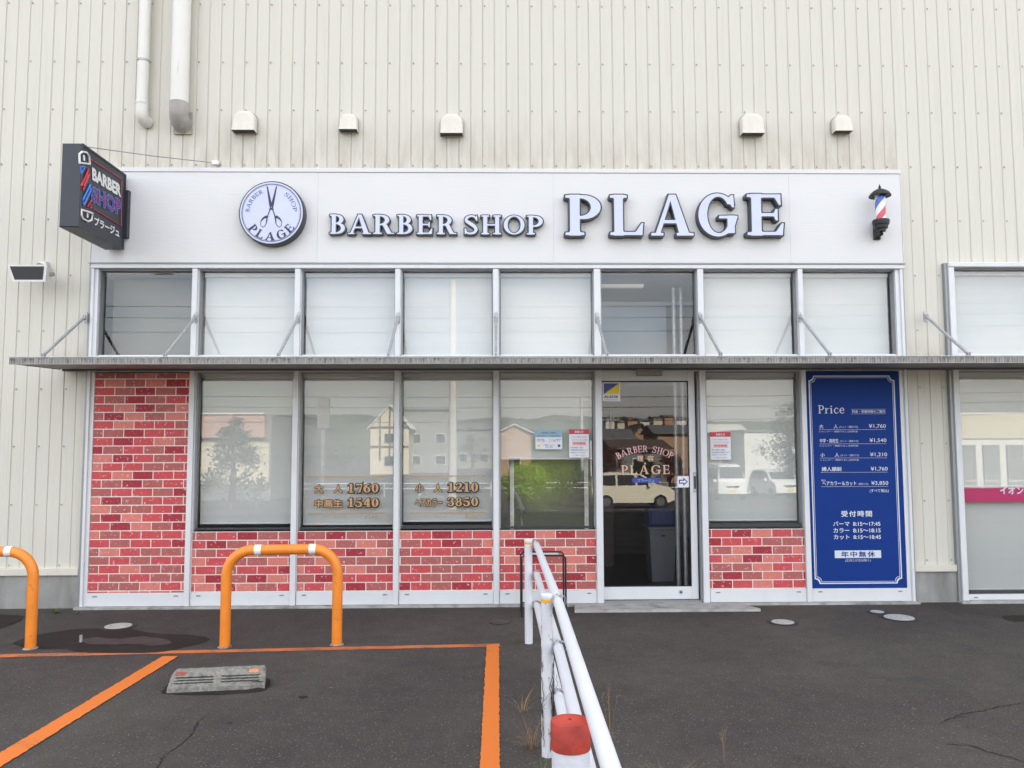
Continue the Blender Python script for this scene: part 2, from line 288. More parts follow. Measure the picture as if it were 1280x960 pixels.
# ------------------------------------------------------------------ mesh building
class MB:
    def __init__(s): s.v = []; s.f = []; s.sm = False
    def add(s, vs, fs):
        o = len(s.v); s.v += [Vector(v) for v in vs]; s.f += [tuple(i+o for i in f) for f in fs]; return s
    def box(s, x0, x1, y0, y1, z0, z1):
        if x0 > x1: x0, x1 = x1, x0
        if y0 > y1: y0, y1 = y1, y0
        if z0 > z1: z0, z1 = z1, z0
        return s.add([(x0, y0, z0), (x1, y0, z0), (x1, y1, z0), (x0, y1, z0), (x0, y0, z1), (x1, y0, z1), (x1, y1, z1), (x0, y1, z1)],
                     [(0, 3, 2, 1), (4, 5, 6, 7), (0, 1, 5, 4), (1, 2, 6, 5), (2, 3, 7, 6), (3, 0, 4, 7)])
    def cbox(s, x0, x1, y0, y1, z0, z1, c=.004):      # box with a chamfered front (low y) rim
        return s.add([(x0, y0+c, z0), (x1, y0+c, z0), (x1, y1, z0), (x0, y1, z0), (x0, y0+c, z1), (x1, y0+c, z1), (x1, y1, z1), (x0, y1, z1),
                      (x0+c, y0, z0+c), (x1-c, y0, z0+c), (x1-c, y0, z1-c), (x0+c, y0, z1-c)],
                     [(0, 3, 2, 1), (4, 5, 6, 7), (1, 2, 6, 5), (2, 3, 7, 6), (3, 0, 4, 7), (8, 9, 10, 11), (0, 1, 9, 8), (1, 5, 10, 9), (5, 4, 11, 10), (4, 0, 8, 11)])
    def prism(s, pts, vec):      # planar polygon pushed along vec
        n = len(pts); v = Vector(vec)
        a = [Vector(p) for p in pts]
        return s.add(a+[p+v for p in a], [tuple(range(n))[::-1], tuple(range(n, 2*n))]+[(i, (i+1) % n, n+(i+1) % n, n+i) for i in range(n)])
    def tube(s, pts, rad, n=10, cap=True):
        pts = [Vector(p) for p in pts]; rads = rad if isinstance(rad, (list, tuple)) else [rad]*len(pts)
        o = len(s.v); prev = None
        for i, p in enumerate(pts):
            d = (pts[min(i+1, len(pts)-1)]-pts[max(i-1, 0)]).normalized()
            if prev is None: u = d.orthogonal().normalized()
            else: u = (prev-d*prev.dot(d)).normalized()
            prev = u; v = d.cross(u)
            for k in range(n):
                a = 2*math.pi*k/n; s.v.append(p+(u*math.cos(a)+v*math.sin(a))*rads[i])
        for i in range(len(pts)-1):
            for k in range(n):
                a = o+i*n+k; b_ = o+i*n+(k+1) % n; s.f.append((a, b_, b_+n, a+n))
        if cap: s.f.append(tuple(range(o, o+n))[::-1]); s.f.append(tuple(range(o+(len(pts)-1)*n, o+len(pts)*n)))
        return s
    def lathe(s, c, prof, n=24, cap=True):            # prof: (radius, height)
        o = len(s.v); c = Vector(c)
        for r_, h in prof:
            for k in range(n): a = 2*math.pi*k/n; s.v.append(c+Vector((math.cos(a)*r_, math.sin(a)*r_, h)))
        for i in range(len(prof)-1):
            for k in range(n): a = o+i*n+k; b_ = o+i*n+(k+1) % n; s.f.append((a, b_, b_+n, a+n))
        if cap: s.f.append(tuple(range(o, o+n))[::-1]); s.f.append(tuple(range(o+(len(prof)-1)*n, o+len(prof)*n)))
        return s
    def smooth(s): s.sm = True; return s

WLOC = {}
def finish(me, m, smooth):
    if m: me.materials.append(MATS[m])
    if smooth:
        me.polygons.foreach_set('use_smooth', [True]*len(me.polygons))
        try: me.set_sharp_from_angle(angle=R(40))
        except Exception: pass
def tag(o, label=None, cat=None, group=None, kind=None):
    if label: o['label'] = label
    if cat: o['category'] = cat
    if group: o['group'] = group
    if kind: o['kind'] = kind
    return o
def thing(name, label, cat, loc=(0, 0, 0), group=None):
    o = bpy.data.objects.new(name, None); COL.objects.link(o); o.location = loc; o.empty_display_size = .1
    WLOC[o.name] = Vector(loc); return tag(o, label, cat, group)
def obj(name, mb, m, parent=None, origin=None, label=None, kind=None):
    base = WLOC[parent.name] if parent else Vector((0, 0, 0))
    og = Vector(origin) if origin else (base if parent else (sum(mb.v, Vector())/max(1, len(mb.v))))
    if not parent and not origin: og.z = min(v.z for v in mb.v)
    me = bpy.data.meshes.new(name); me.from_pydata([v-og for v in mb.v], [], mb.f)
    finish(me, m, mb.sm)
    o = bpy.data.objects.new(name, me); COL.objects.link(o); o.parent = parent; o.location = og-base; WLOC[o.name] = og
    return tag(o, label, None, None, kind)
def place(name, me, parent, pos):            # another object on shared mesh data
    o = bpy.data.objects.new(name, me); COL.objects.link(o); o.parent = parent
    base = WLOC[parent.name] if parent else Vector((0, 0, 0)); o.location = Vector(pos)-base; WLOC[o.name] = Vector(pos); return o
def struct(name, mb, m): o = obj(name, mb, m, None, (0, 0, 0)); o['kind'] = 'structure'; return o
def dup(root, loc, label=None):
    r_ = root.copy(); COL.objects.link(r_); r_.location = loc; WLOC[r_.name] = Vector(loc)
    if label: r_['label'] = label
    for ch in list(root.children):
        c = ch.copy(); COL.objects.link(c); c.parent = r_
        for g in ch.children:
            d = g.copy(); COL.objects.link(d); d.parent = c
    return r_

# flat artwork: (u, v) outlines put on a plane
class Plane:
    def __init__(s, o, r=(1, 0, 0), u=(0, 0, 1)): s.o = Vector(o); s.r = Vector(r); s.u = Vector(u); s.n = s.r.cross(s.u)
    def __call__(s, a, b, d=0): return s.o+s.r*a+s.u*b+s.n*d
WALLP = lambda y: Plane((0, y, 0))           # u = world x, v = world z, outward = -y
def curve_mesh(cu):
    o = bpy.data.objects.new('tmp', cu); COL.objects.link(o); dg = bpy.context.evaluated_depsgraph_get(); dg.update()
    me = bpy.data.meshes.new_from_object(o.evaluated_get(dg)); bpy.data.objects.remove(o); bpy.data.curves.remove(cu)
    vs = [v.co.copy() for v in me.vertices]; fs = [tuple(p.vertices) for p in me.polygons]; bpy.data.meshes.remove(me); return vs, fs
TC = {}
def text_geo(s, off=0.0, ext=0.0, res=3, space=1.0):
    k = (s, off, ext, res, space)
    if k not in TC:
        cu = bpy.data.curves.new('txt', 'FONT'); cu.body = s; cu.size = 1; cu.offset = off; cu.extrude = ext; cu.resolution_u = res; cu.space_character = space
        TC[k] = curve_mesh(cu)
    return TC[k]
def contour_geo(loops, ext=0.0):
    cu = bpy.data.curves.new('ct', 'CURVE'); cu.dimensions = '2D'; cu.fill_mode = 'BOTH'; cu.extrude = ext
    for lp in loops:
        sp_ = cu.splines.new('POLY'); sp_.points.add(len(lp)-1)
        for i, (a, b_) in enumerate(lp): sp_.points[i].co = (a, b_, 0, 1)
        sp_.use_cyclic_u = True
    return curve_mesh(cu)
def put_geo(mb, geo, plane, fit=None, ref=None, bend=None, d=0.0, dz=1.0):
    """fit=(u0,u1,v0,v1) target box; ref geo gives the source box"""
    vs, fs = geo; rv = (ref or geo)[0]
    if fit:
        xs = [v.x for v in rv]; ys = [v.y for v in rv]; x0, x1, y0, y1 = min(xs), max(xs), min(ys), max(ys)
        su = (fit[1]-fit[0])/max(1e-6, x1-x0); sv = (fit[3]-fit[2])/max(1e-6, y1-y0)
        q = [((v.x-x0)*su+fit[0], (v.y-y0)*sv+fit[2], v.z*dz) for v in vs]
    else: q = [(v.x, v.y, v.z*dz) for v in vs]
    if bend: q = [(*bend(a, b_), c) for a, b_, c in q]
    return mb.add([plane(a, b_, d+c) for a, b_, c in q], fs)
def label_text(name, s, plane, fit, m, parent, off=0.0, d=0.0, space=1.0, outline=None):
    if max(map(ord, s)) > 0x3000:      # Japanese glyphs: weight and outline come from small shifts, which keep the strokes clean
        g = text_geo(s, 0, 0, 3, space); h = fit[3]-fit[2]
        def shifted(r_, dd, n):
            mb = MB(); sh_ = [(0, 0)]+[(math.cos(2*math.pi*i/n)*r_, math.sin(2*math.pi*i/n)*r_) for i in range(n)] if r_ > 0 else [(0, 0)]
            for i, (a, b_) in enumerate(sh_): put_geo(mb, g, plane, (fit[0]+a, fit[1]+a, fit[2]+b_, fit[3]+b_), g, d=dd+i*.00006)
            return mb
        if outline: obj(name+'_outline', shifted(h*(off+outline[1])*.9, d-.0014, 8), outline[0], parent)
        return obj(name, shifted(h*off*.9, d, 6), m, parent)
    g = text_geo(s, off, 0, 3, space)
    if outline:
        mb = MB(); put_geo(mb, text_geo(s, off+outline[1], 0, 3, space), plane, fit, g, d=d-.001); o2 = obj(name+'_outline', mb, outline[0], parent)
    mb = MB(); put_geo(mb, g, plane, fit, g, d=d); return obj(name, mb, m, parent)
def rect(mb, plane, u0, u1, v0, v1, d=0.0, t=.0012):
    a = [plane(u0, v0, d), plane(u1, v0, d), plane(u1, v1, d), plane(u0, v1, d)]
    return mb.prism([p-plane.n*t for p in a], plane.n*t)

# ------------------------------------------------------------------ serif letters from distance fields
STEP = .0125
GX, GY = np.meshgrid(np.arange(-.30, 1.5, STEP), np.arange(-.35, 1.35, STEP))
def fbox(x0, y0, x1, y1):
    dx = np.abs(GX-(x0+x1)/2)-(x1-x0)/2; dy = np.abs(GY-(y0+y1)/2)-(y1-y0)/2
    return np.hypot(np.maximum(dx, 0), np.maximum(dy, 0))+np.minimum(np.maximum(dx, dy), 0)
def fell(cx, cy, rx, ry):
    px, py = GX-cx, GY-cy; k0 = np.hypot(px/rx, py/ry); k1 = np.hypot(px/rx**2, py/ry**2)+1e-9
    return k0*(k0-1)/k1
def fpoly(*pts):
    n = len(pts); a2 = sum(pts[i][0]*pts[(i+1) % n][1]-pts[(i+1) % n][0]*pts[i][1] for i in range(n))
    if a2 < 0: pts = pts[::-1]
    r_ = None
    for i in range(n):
        (x0, y0), (x1, y1) = pts[i], pts[(i+1) % n]; L_ = math.hypot(x1-x0, y1-y0)
        d = ((GX-x0)*(y1-y0)-(GY-y0)*(x1-x0))/L_; r_ = d if r_ is None else np.maximum(r_, d)
    return r_
def fpath(pts, n=60):      # pts: (x, y, radius) smoothed by Catmull-Rom
    pts = [pts[0]]+list(pts)+[pts[-1]]; r_ = None
    for i in range(1, len(pts)-2):
        for k in range(10):
            t_ = k/9; q = []
            for c in range(3):
                p0, p1, p2, p3 = pts[i-1][c], pts[i][c], pts[i+1][c], pts[i+2][c]
                q.append(.5*(2*p1+(p2-p0)*t_+(2*p0-5*p1+4*p2-p3)*t_*t_+(3*p1-p0-3*p2+p3)*t_**3))
            d = np.hypot(GX-q[0], GY-q[1])-q[2]; r_ = d if r_ is None else np.minimum(r_, d)
    return r_
def U(*a, k=0):
    r_ = a[0]
    for b_ in a[1:]:
        if k: h = np.clip(.5+.5*(b_-r_)/k, 0, 1); r_ = b_*(1-h)+r_*h-k*h*(1-h)
        else: r_ = np.minimum(r_, b_)
    return r_
S_ = lambda a, b_: np.maximum(a, -b_)
def bowl(x0, x1, y0, y1):
    ry = (y1-y0)/2; rx = min(x1-x0, ry*1.15); return np.maximum(U(fell(x1-rx, (y0+y1)/2, rx, ry), fbox(x0-.2, y0, x1-rx, y1)), x0-GX)
def glyph(c, w=.2):
    t = .035+w*.22; s = .03+w*.18; sl = .07+w*.1; kk = .05
    if '0' <= c <= '9': w *= 1.05
    def stem(x, top=True, bot=True, tr=True, br=True):
        a = [fbox(x, 0, x+w, 1)]
        if bot: a.append(fbox(x-sl, 0, x+w+(sl if br else 0), s))
        if top: a.append(fbox(x-sl, 1-s, x+w+(sl if tr else 0), 1))
        return U(*a, k=kk)
    x = sl
    if c == 'I': return stem(x), 2*sl+w
    if c == 'P': return U(stem(x, tr=False), S_(bowl(x+w*.5, x+w+.42, .40, 1), bowl(x+w, x+.42, .40+t, 1-t))), x+w+.42
    if c == 'R':
        leg = fpoly((x+w+.10, .50), (x+w+.10+w*1.0, .50), (x+w+.50, 0), (x+w+.50-w*1.15, 0))
        return U(stem(x, tr=False), S_(bowl(x+w*.5, x+w+.38, .45, 1), bowl(x+w, x+.38, .45+t, 1-t)), leg, fbox(x+w+.50-w*1.1, 0, x+w+.50+sl, s)), x+w+.50+sl
    if c == 'B': return U(stem(x, tr=False, br=False), S_(bowl(x+w*.5, x+w+.33, .50, 1), bowl(x+w, x+.33, .50+t, 1-t)), S_(bowl(x+w*.5, x+w+.40, 0, .50+t), bowl(x+w, x+.40, t, .50))), x+w+.40
    if c == 'E':
        W = x+w+.42
        return U(stem(x, tr=False, br=False), fbox(x+w*.5, 1-t, W-.03, 1), fpoly((W-.03, 1), (W-.02, .74), (W-.06, .74), (W-.16, 1-t*.6)), fbox(x+w*.5, .5-t/2, W-.12, .5+t/2),
                 fpoly((W-.13, .64), (W-.09, .64), (W-.09, .36), (W-.13, .36), (W-.18, .5)), fbox(x+w*.5, 0, W, t), fpoly((W, 0), (W+.03, .29), (W-.01, .29), (W-.15, t*.6)), k=.02), W+.03
    if c == 'L':
        W = x+w+.42; return U(stem(x, br=False), fbox(x+w*.5, 0, W, t), fpoly((W, 0), (W+.03, .30), (W-.01, .30), (W-.16, t*.6)), k=.02), W+.03
    if c == 'A':
        W = .96+w*.3; m_ = .46; h1 = t*.75; h2 = w*.58
        a = U(fpoly((sl+.0, 0), (sl+2*h1, 0), (m_+.06, 1), (m_-.02, 1)), fpoly((W-sl-2*h2-.02, 0), (W-sl, 0), (m_+h2*1.25, 1), (m_-.02, 1)), fbox(.27, .30, W-.30, .30+t),
              fbox(0, 0, 2*h1+2*sl, s), fbox(W-2*sl-2*h2, 0, W, s))
        return a, W
    if c == 'H': return U(stem(x), stem(x+w+.34), fbox(x, .5-t/2, x+w+.36, .5+t/2)), 2*x+2*w+.34
    if c == 'O': return S_(fell(.47, .5, .47, .52), fell(.47, .5, .47-w, .52-t)), .94
    if c == 'G':
        a = S_(fell(.47, .5, .47, .52), fell(.49, .5, .47-w, .52-t)); a = np.maximum(a, -fbox(.60, .42, 1.2, .76)); a = np.maximum(a, -fpoly((.45, .5), (1.2, .95), (1.2, .5)))
        return U(a, fpoly((.80, .98), (.86, .98), (.87, .68), (.83, .68), (.70, .88)), fbox(.88-w*.9, .06, .88, .48), fbox(.50, .48-s, .95, .48), k=.02), .95
    if c == 'S':
        h = w*.5; q = t*.62
        return U(fpath([(.60, .78, q), (.50, .93, q), (.31, .96, q*1.1), (.13, .86, h*.75), (.12, .70, h*.85), (.32, .55, h), (.50, .41, h), (.58, .25, h*.85), (.50, .09, h*.7), (.30, .035, q*1.1), (.13, .08, q), (.06, .24, q)]),
                 fpoly((.58, 1.0), (.63, 1.0), (.64, .70), (.60, .70)), fpoly((.03, 0), (.08, 0), (.07, .31), (.03, .31))), .68
    # numerals
    h = w*.5; q = t*.6
    if c == '0': return S_(fell(.36, .5, .36, .51), fell(.36, .5, .36-w, .51-t)), .72
    if c == '1': return U(fbox(.2, 0, .2+w, 1), fbox(.04, 0, .36+w, s), fpoly((.2, 1), (.25, .86), (.04, .80), (.04, .87)), k=.03), .42+w
    if c == '7': return U(fbox(.04, 1-t*2.1, .68, 1), fpoly((.70, 1), (.62, 1-t*2), (.20, 0), (.20+w*1.2, 0), (.70, .85)), fbox(.04, .70, .09, 1)), .70
    if c == '6': return U(S_(fell(.37, .32, .36, .33), fell(.38, .31, .36-w, .33-t)), fpath([(.62, .95, q), (.42, .88, h*.55), (.22, .68, h*.8), (.11, .42, h)])), .74
    if c == '5': return U(fpath([(.06, .20, h*.7), (.18, .05, q), (.36, .03, q), (.56, .15, h*.8), (.58, .34, h), (.44, .54, h*.6), (.24, .57, q), (.12, .50, q)]), fbox(.12, .50, .17, 1), fbox(.12, 1-t*2.0, .60, 1)), .70
    if c == '4': return U(fbox(.40, 0, .40+w, 1), fbox(.03, .25, .72, .25+t*1.3), fbox(.28, 0, .50+w, s), fpoly((.03, .25), (.03, .36), (.40, 1), (.50, 1), (.50, .86), (.16, .25))), .76
    if c == '2': return U(fpath([(.10, .78, h*.7), (.20, .93, q), (.38, .96, q), (.54, .82, h), (.52, .62, h*.8), (.34, .36, h*.5), (.12, .12, q)]), fbox(.06, 0, .66, t*2.2), fbox(.61, 0, .67, .26)), .70
    if c == '3': return U(fpath([(.10, .80, h*.65), (.22, .94, q), (.40, .95, q), (.53, .82, h*.85), (.50, .64, h*.7), (.34, .53, q)]), fpath([(.34, .53, q), (.52, .46, h*.7), (.58, .26, h), (.48, .08, h*.6), (.30, .03, q), (.10, .18, h*.7)])), .70
    if c == '8': return U(S_(fell(.36, .75, .28, .26), fell(.36, .75, .28-w*.75, .26-t)), S_(fell(.36, .27, .34, .28), fell(.36, .27, .34-w*.85, .28-t))), .72
    if c == 'r': return U(fbox(.10, 0, .10+w, .66), fbox(.02, 0, .18+w, s), fbox(.02, .66-s, .10+w, .66), fpath([(.14+w, .46, q), (.26+w, .60, q), (.36+w, .60, h*.6)])), .40+w
    if c == 'i': return U(fbox(.10, 0, .10+w, .66), fbox(.02, 0, .18+w, s), fbox(.02, .66-s, .10+w, .66), fell(.10+w/2, .86, w*.62, w*.62)), .20+w
    if c == 'c': return fpath([(.52, .54, h*.7), (.40, .65, q), (.24, .62, h*.6), (.12, .33, h), (.22, .06, h*.7), (.38, .02, q), (.54, .14, q)]), .58
    if c == 'e': return U(fpath([(.53, .38, q), (.46, .60, h*.7), (.32, .66, q), (.18, .58, h*.7), (.10, .33, h), (.20, .07, h*.7), (.36, .02, q), (.52, .13, q)]), fbox(.12, .34, .54, .34+t)), .60
    return fbox(0, 0, .1, .1), .3
def loops_of(F, lev=0.0):
    Fv = F-lev; ny, nx = Fv.shape; ins = Fv < 0; nxt = {}
    cells = np.argwhere((ins[:-1, :-1] != ins[1:, 1:]) | (ins[1:, :-1] != ins[:-1, 1:]) | (ins[:-1, :-1] != ins[1:, :-1]))
    def pt(e):
        j, i, v = e
        a = Fv[j, i]; b_ = Fv[j+1, i] if v else Fv[j, i+1]; t_ = a/(a-b_)
        return (GX[0, 0]+(i+(0 if v else t_))*STEP, GY[0, 0]+(j+(t_ if v else 0))*STEP)
    for j, i in cells:
        c = [ins[j, i], ins[j, i+1], ins[j+1, i+1], ins[j+1, i]]; e = [(j, i, 0), (j, i+1, 1), (j+1, i, 0), (j, i, 1)]
        outs = [k for k in range(4) if c[k] and not c[(k+1) % 4]]; inn = [k for k in range(4) if not c[k] and c[(k+1) % 4]]
        if len(outs) == 1: nxt[e[outs[0]]] = e[inn[0]]
        elif len(outs) == 2:
            for k in outs: nxt[e[k]] = e[(k-1) % 4] if (k-1) % 4 in inn else e[(k+1) % 4]
    res = []
    while nxt:
        st, cur = nxt.popitem(); lp = [pt(st)]
        while cur != st and cur in nxt: lp.append(pt(cur)); cur = nxt.pop(cur)
        if len(lp) > 6:
            out = [lp[0]]                              # drop nearly collinear points
            for k in range(1, len(lp)-1):
                (ax, ay), (bx, by), (cx, cy) = out[-1], lp[k], lp[k+1]
                if abs((bx-ax)*(cy-ay)-(by-ay)*(cx-ax)) > 1.2e-5 or math.hypot(cx-ax, cy-ay) > .12: out.append(lp[k])
            res.append(out)
    return res
GC = {}
def gl_geo(c, wt, off=0.0, ext=0.0):
    k = (c, wt, off, ext)
    if k not in GC:
        F, adv = glyph(c, wt); GC[k] = (contour_geo(loops_of(F, off), ext), adv)
    return GC[k]
def serif_word(mb, s, wt, plane, u0, u1, v0, h, off=0.0, d=0.0, bend=None, gap=.1, spw=.45):
    adv = [spw if c == ' ' else gl_geo(c, wt)[1] for c in s]; tot = sum(adv)+gap*(len(s)-1); k = (u1-u0)/tot; x = 0
    for c, a in zip(s, adv):
        if c != ' ':
            vs, fs = gl_geo(c, wt, off)[0]
            q = [(u0+(x+v.x)*k, v0+v.y*h) for v in vs]
            if bend: q = [bend(*p) for p in q]
            mb.add([plane(a_, b_, d) for a_, b_ in q], fs)
        x += a+gap
    return mb

# ------------------------------------------------------------------ ground
def prof(y):          # height of the lot: level by the shop, falling away to the road behind the camera
    if y > -10: return 0.0
    if y > -28: return -1.35*((-10-y)/18)
    return -1.35-.65*min(1, (-28-y)/42)
g = MB(); ys = [30, 6, .3, -4, -8, -10, -14, -18, -22, -26, -30, -34, -44, -54, -64, -74, -150, -700]; xs = [-600, -60, -12, 0, 12, 60, 600]
for y in ys:
    for x in xs: g.v.append(Vector((x, y, prof(y))))
nx = len(xs)
for j in range(len(ys)-1):
    for i in range(nx-1): a = j*nx+i; g.f.append((a, a+nx, a+nx+1, a+1))
struct('asphalt_ground', g, 'asphalt')

# ------------------------------------------------------------------ shop building
XL, XR = XX(116.5, 330), XX(1126, 330)
ZFT, ZFB = ZZ(211, 640, -.05), ZZ(329, 640, -.05)
Z_HEAD = ZZ(331); Z_H2 = ZZ(338); Z_MID = 2.30; Z_SOF = 2.225
Z_GB = ZZ(661); Z_BT = ZZ(663); Z_BB = ZZ(738); Z_KB = ZZ(755)+.004
bld = thing('shop_building', 'cream ribbed-metal commercial building with a long white sign board and aluminium shop windows', 'building', (0, 0, 0))
MUL = [(XX(116.5, 340), XX(124, 340)), (XX(242, 340), XX(249.3, 340)), (XX(369.7, 340), XX(377.3, 340)), (XX(494.5, 340), XX(501.8, 340)), (XX(616.3, 340), XX(623.6, 340)),
       (XX(741.7, 340), XX(750.4, 340)), (XX(870.5, 340), XX(878.6, 340)), (XX(995.4, 340), XX(1002.3, 340)), (XX(1118, 340), XX(1126, 340))]
# ribbed cladding, sheet by sheet
PIT = .1165; X_REF = XX(603, 200)
def prof_pts(x0, x1):
    pts = []; i0 = math.floor((x0-X_REF)/PIT)-1; i = i0
    while X_REF+i*PIT < x1+PIT:
        bx = X_REF+i*PIT; dz = .0 if i % 2 == 0 else .003
        pts += [(bx, .007), (bx+.003, .007), (bx+.010, -dz), (bx+.052, -dz), (bx+.056, -dz+.0012), (bx+.060, -dz), (bx+PIT-.005, -dz)]; i += 1
    def dep(x):
        for a, b_ in zip(pts, pts[1:]):
            if a[0] <= x <= b_[0]: return a[1]+(b_[1]-a[1])*(x-a[0])/max(1e-9, b_[0]-a[0])
        return 0
    return [(x0, dep(x0))]+[p for p in pts if x0 < p[0] < x1]+[(x1, dep(x1))]
XP1, XP2 = XX(1128.5, 460), XX(1183, 332)
X_RW = XX(1183, 332)
ZRT = ZZ(329, 1230)
zones = [(-9.6, XL-.004, ZZ(713, 50), ZFT-.05), (-9.6, 9.6, ZFT-.05, 9.0), (XR+.004, X_RW-.006, Z_SOF+.02, ZFT-.05), (XR+.004, X_RW-.03, ZZ(708, 1170), Z_SOF+.02), (X_RW-.006, 9.6, ZRT+.004, ZFT-.05)]
YC = .03
for (x0, x1, z0, z1) in zones:
    k = math.floor((x0-X_REF)/(5*PIT))
    while X_REF+k*5*PIT < x1-.001:
        a = max(x0, X_REF+k*5*PIT+.0005); b_ = min(x1, X_REF+(k+1)*5*PIT)
        if b_-a > .01:
            pp = prof_pts(a, b_); m = MB()
            for x, d in pp: m.v += [Vector((x, YC+d, z0)), Vector((x, YC+d, z1))]
            m.f = [(2*i, 2*i+2, 2*i+3, 2*i+1) for i in range(len(pp)-1)]
            n = len(pp); o_ = len(m.v)
            m.v += [Vector((a, YC+.03, z0)), Vector((a, YC+.03, z1)), Vector((b_, YC+.03, z0)), Vector((b_, YC+.03, z1))]
            m.f += [(0, 1, o_+1, o_), (2*n-2, o_+2, o_+3, 2*n-1)]
            obj('cladding_panel', m, 'siding', bld)
        k += 1
scr = MB()
rows = [ZZ(y, 60) for y in (2, 75, 135, 204, 273, 343, 413, 486, 558, 631, 707)]
i = -80
while X_REF+i*PIT < 9.5:
    x = X_REF+i*PIT+.022
    for z in rows+[ZFT+.055, 6.1, 6.7]:
        ok = x < XL-.03 or z > ZFT+.02 or (XR+.02 < x < X_RW-.03) or (x > X_RW and z > ZRT+.03)
        if x < -9.5 or not ok: continue
        if XR < x and z < .3: continue
        scr.lathe((x, 0, 0), [(.0085, 0), (.005, .006)], 6)
        for v in scr.v[-12:]: v.y, v.z = YC-.006-(v.z), z+v.y-0.0 if False else z+(v.y)
    i += 2
obj('screw', scr, 'pipe_grey', bld, kind='stuff')
# body of the block (roof, sides, back) so that it throws its own shade
sh = MB(); sh.box(-9.6, 9.6, 5.6, 14, .0, 9.0); sh.box(-9.6, -9.55, .07, 5.6, 0, 9); sh.box(9.55, 9.6, .07, 5.6, 0, 9); sh.box(-9.55, 9.55, .07, 5.6, 3.3, 9.0)
sh.box(-9.55, XL-.03, .065, .3, 0, 3.3); sh.box(XR+.03, X_RW-.05, .065, .3, 0, 3.3)
obj('wall_core', sh, 'int_wall', bld)
obj('parapet_cap', MB().box(-9.7, 9.7, -.02, 14.1, 9.0, 9.06), 'trim', bld)
# plinths and drip trims
zt0, zt1 = ZZ(719.5, 60), ZZ(710.5, 60)
obj('drip_trim', MB().cbox(-9.6, XL-.03, -.012, .06, zt0, zt1), 'trim', bld)
obj('concrete_plinth', MB().box(-9.6, XL-.012, .012, .2, -.2, zt0-.002), 'concrete', bld)
zp0, zp1 = ZZ(714.5, 1170), ZZ(706, 1170)
obj('drip_trim', MB().cbox(XR+.004, X_RW-.032, -.012, .06, zp0, zp1), 'trim', bld)
obj('concrete_plinth', MB().box(XR+.002, X_RW-.03, .012, .2, -.2, zp0-.002), 'concrete', bld)
sl_ = MB(); sl_.box(XL-.03, XR+.02, -.075, .06, -.1, Z_KB-.002)
obj('concrete_sill', sl_, 'concrete_pale', bld)
obj('concrete_sill', MB().box(X_RW-.03, 9.6, -.075, .06, -.1, Z_KB+.005), 'concrete_pale', bld)
# aluminium framing
def mull(a, b_, z0, z1, m='alu_white', yf=-.035):
    mb = MB(); mb.cbox(a, b_, yf, .09, z0, z1, .003); mb.box(a+.006, b_-.006, .09, .12, z0, z1)
    return obj('mullion', mb, m, bld)
for k, (a, b_) in enumerate(MUL):
    if k == 0: mull(a, a+.026, Z_KB, Z_HEAD-.045); obj('frame_reveal', MB().box(a+.0265, b_, -.012, .09, Z_KB, Z_HEAD-.045), 'alu', bld)
    elif k == 8: mull(b_-.026, b_, Z_KB, Z_HEAD-.045); obj('frame_reveal', MB().box(a, b_-.0265, -.012, .09, Z_KB, Z_HEAD-.045), 'alu', bld)
    else: mull(a, b_-.006, Z_KB, Z_HEAD-.045); obj('frame_reveal', MB().box(b_-.0055, b_, -.005, .09, Z_KB, Z_HEAD-.045), 'alu', bld)
o1 = MB(); o1.box(XL-.022, XL-.001, -.022, .06, Z_KB, Z_HEAD+.01); obj('edge_trim', o1, 'alu_grey', bld)
o1 = MB(); o1.box(XR+.0005, XR+.012, -.02, .02, Z_KB, Z_HEAD+.01); obj('edge_trim', o1, 'alu_grey', bld)
top = MB(); top.cbox(XL-.002, XR+.012, -.042, .09, Z_HEAD-.043, Z_HEAD-.003, .004); obj('head_transom', top, 'alu_white', bld)
obj('head_transom', MB().box(XL-.02, XR+.02, -.05, .06, Z_HEAD-.0025, Z_HEAD+.010), 'alu_grey', bld)
for k in range(8):
    a, b_ = MUL[k][1], MUL[k+1][0]
    t_ = MB(); t_.cbox(a+.0005, b_-.0005, -.02, .10, Z_SOF-.03, Z_MID+.045, .003); obj('mid_transom', t_, 'alu_white', bld)
# fascia sign board
fas = MB().box(XL-.0, XR, -.045, .028, ZFB, ZFT-.035)
seams = [XL]+[XX(x, 270, -.05) for x in (397, 691.7, 987)]+[XR]
obj('sign_board_backing', MB().box(XL+.002, XR-.002, -.0455, .024, ZFB+.004, ZFT-.043), 'fascia', bld)
for a, b_ in zip(seams, seams[1:]):
    obj('sign_board_panel', MB().cbox(a+.0006, b_-.0006, -.05, .026, ZFB+.003, ZFT-.042, .0006), 'fascia', bld)
cp_ = MB(); cp_.cbox(XL-.004, XR+.004, -.058, .028, ZFT-.040, ZFT, .003); obj('sign_board_cap', cp_, 'fascia', bld)
obj('sign_board_edge', MB().box(XR+.0005, XR+.006, -.054, .03, ZFB, ZFT-.042), 'alu_white', bld)
obj('sign_board_edge', MB().box(XL-.006, XL-.0005, -.054, .03, ZFB, ZFT-.042), 'alu_white', bld)
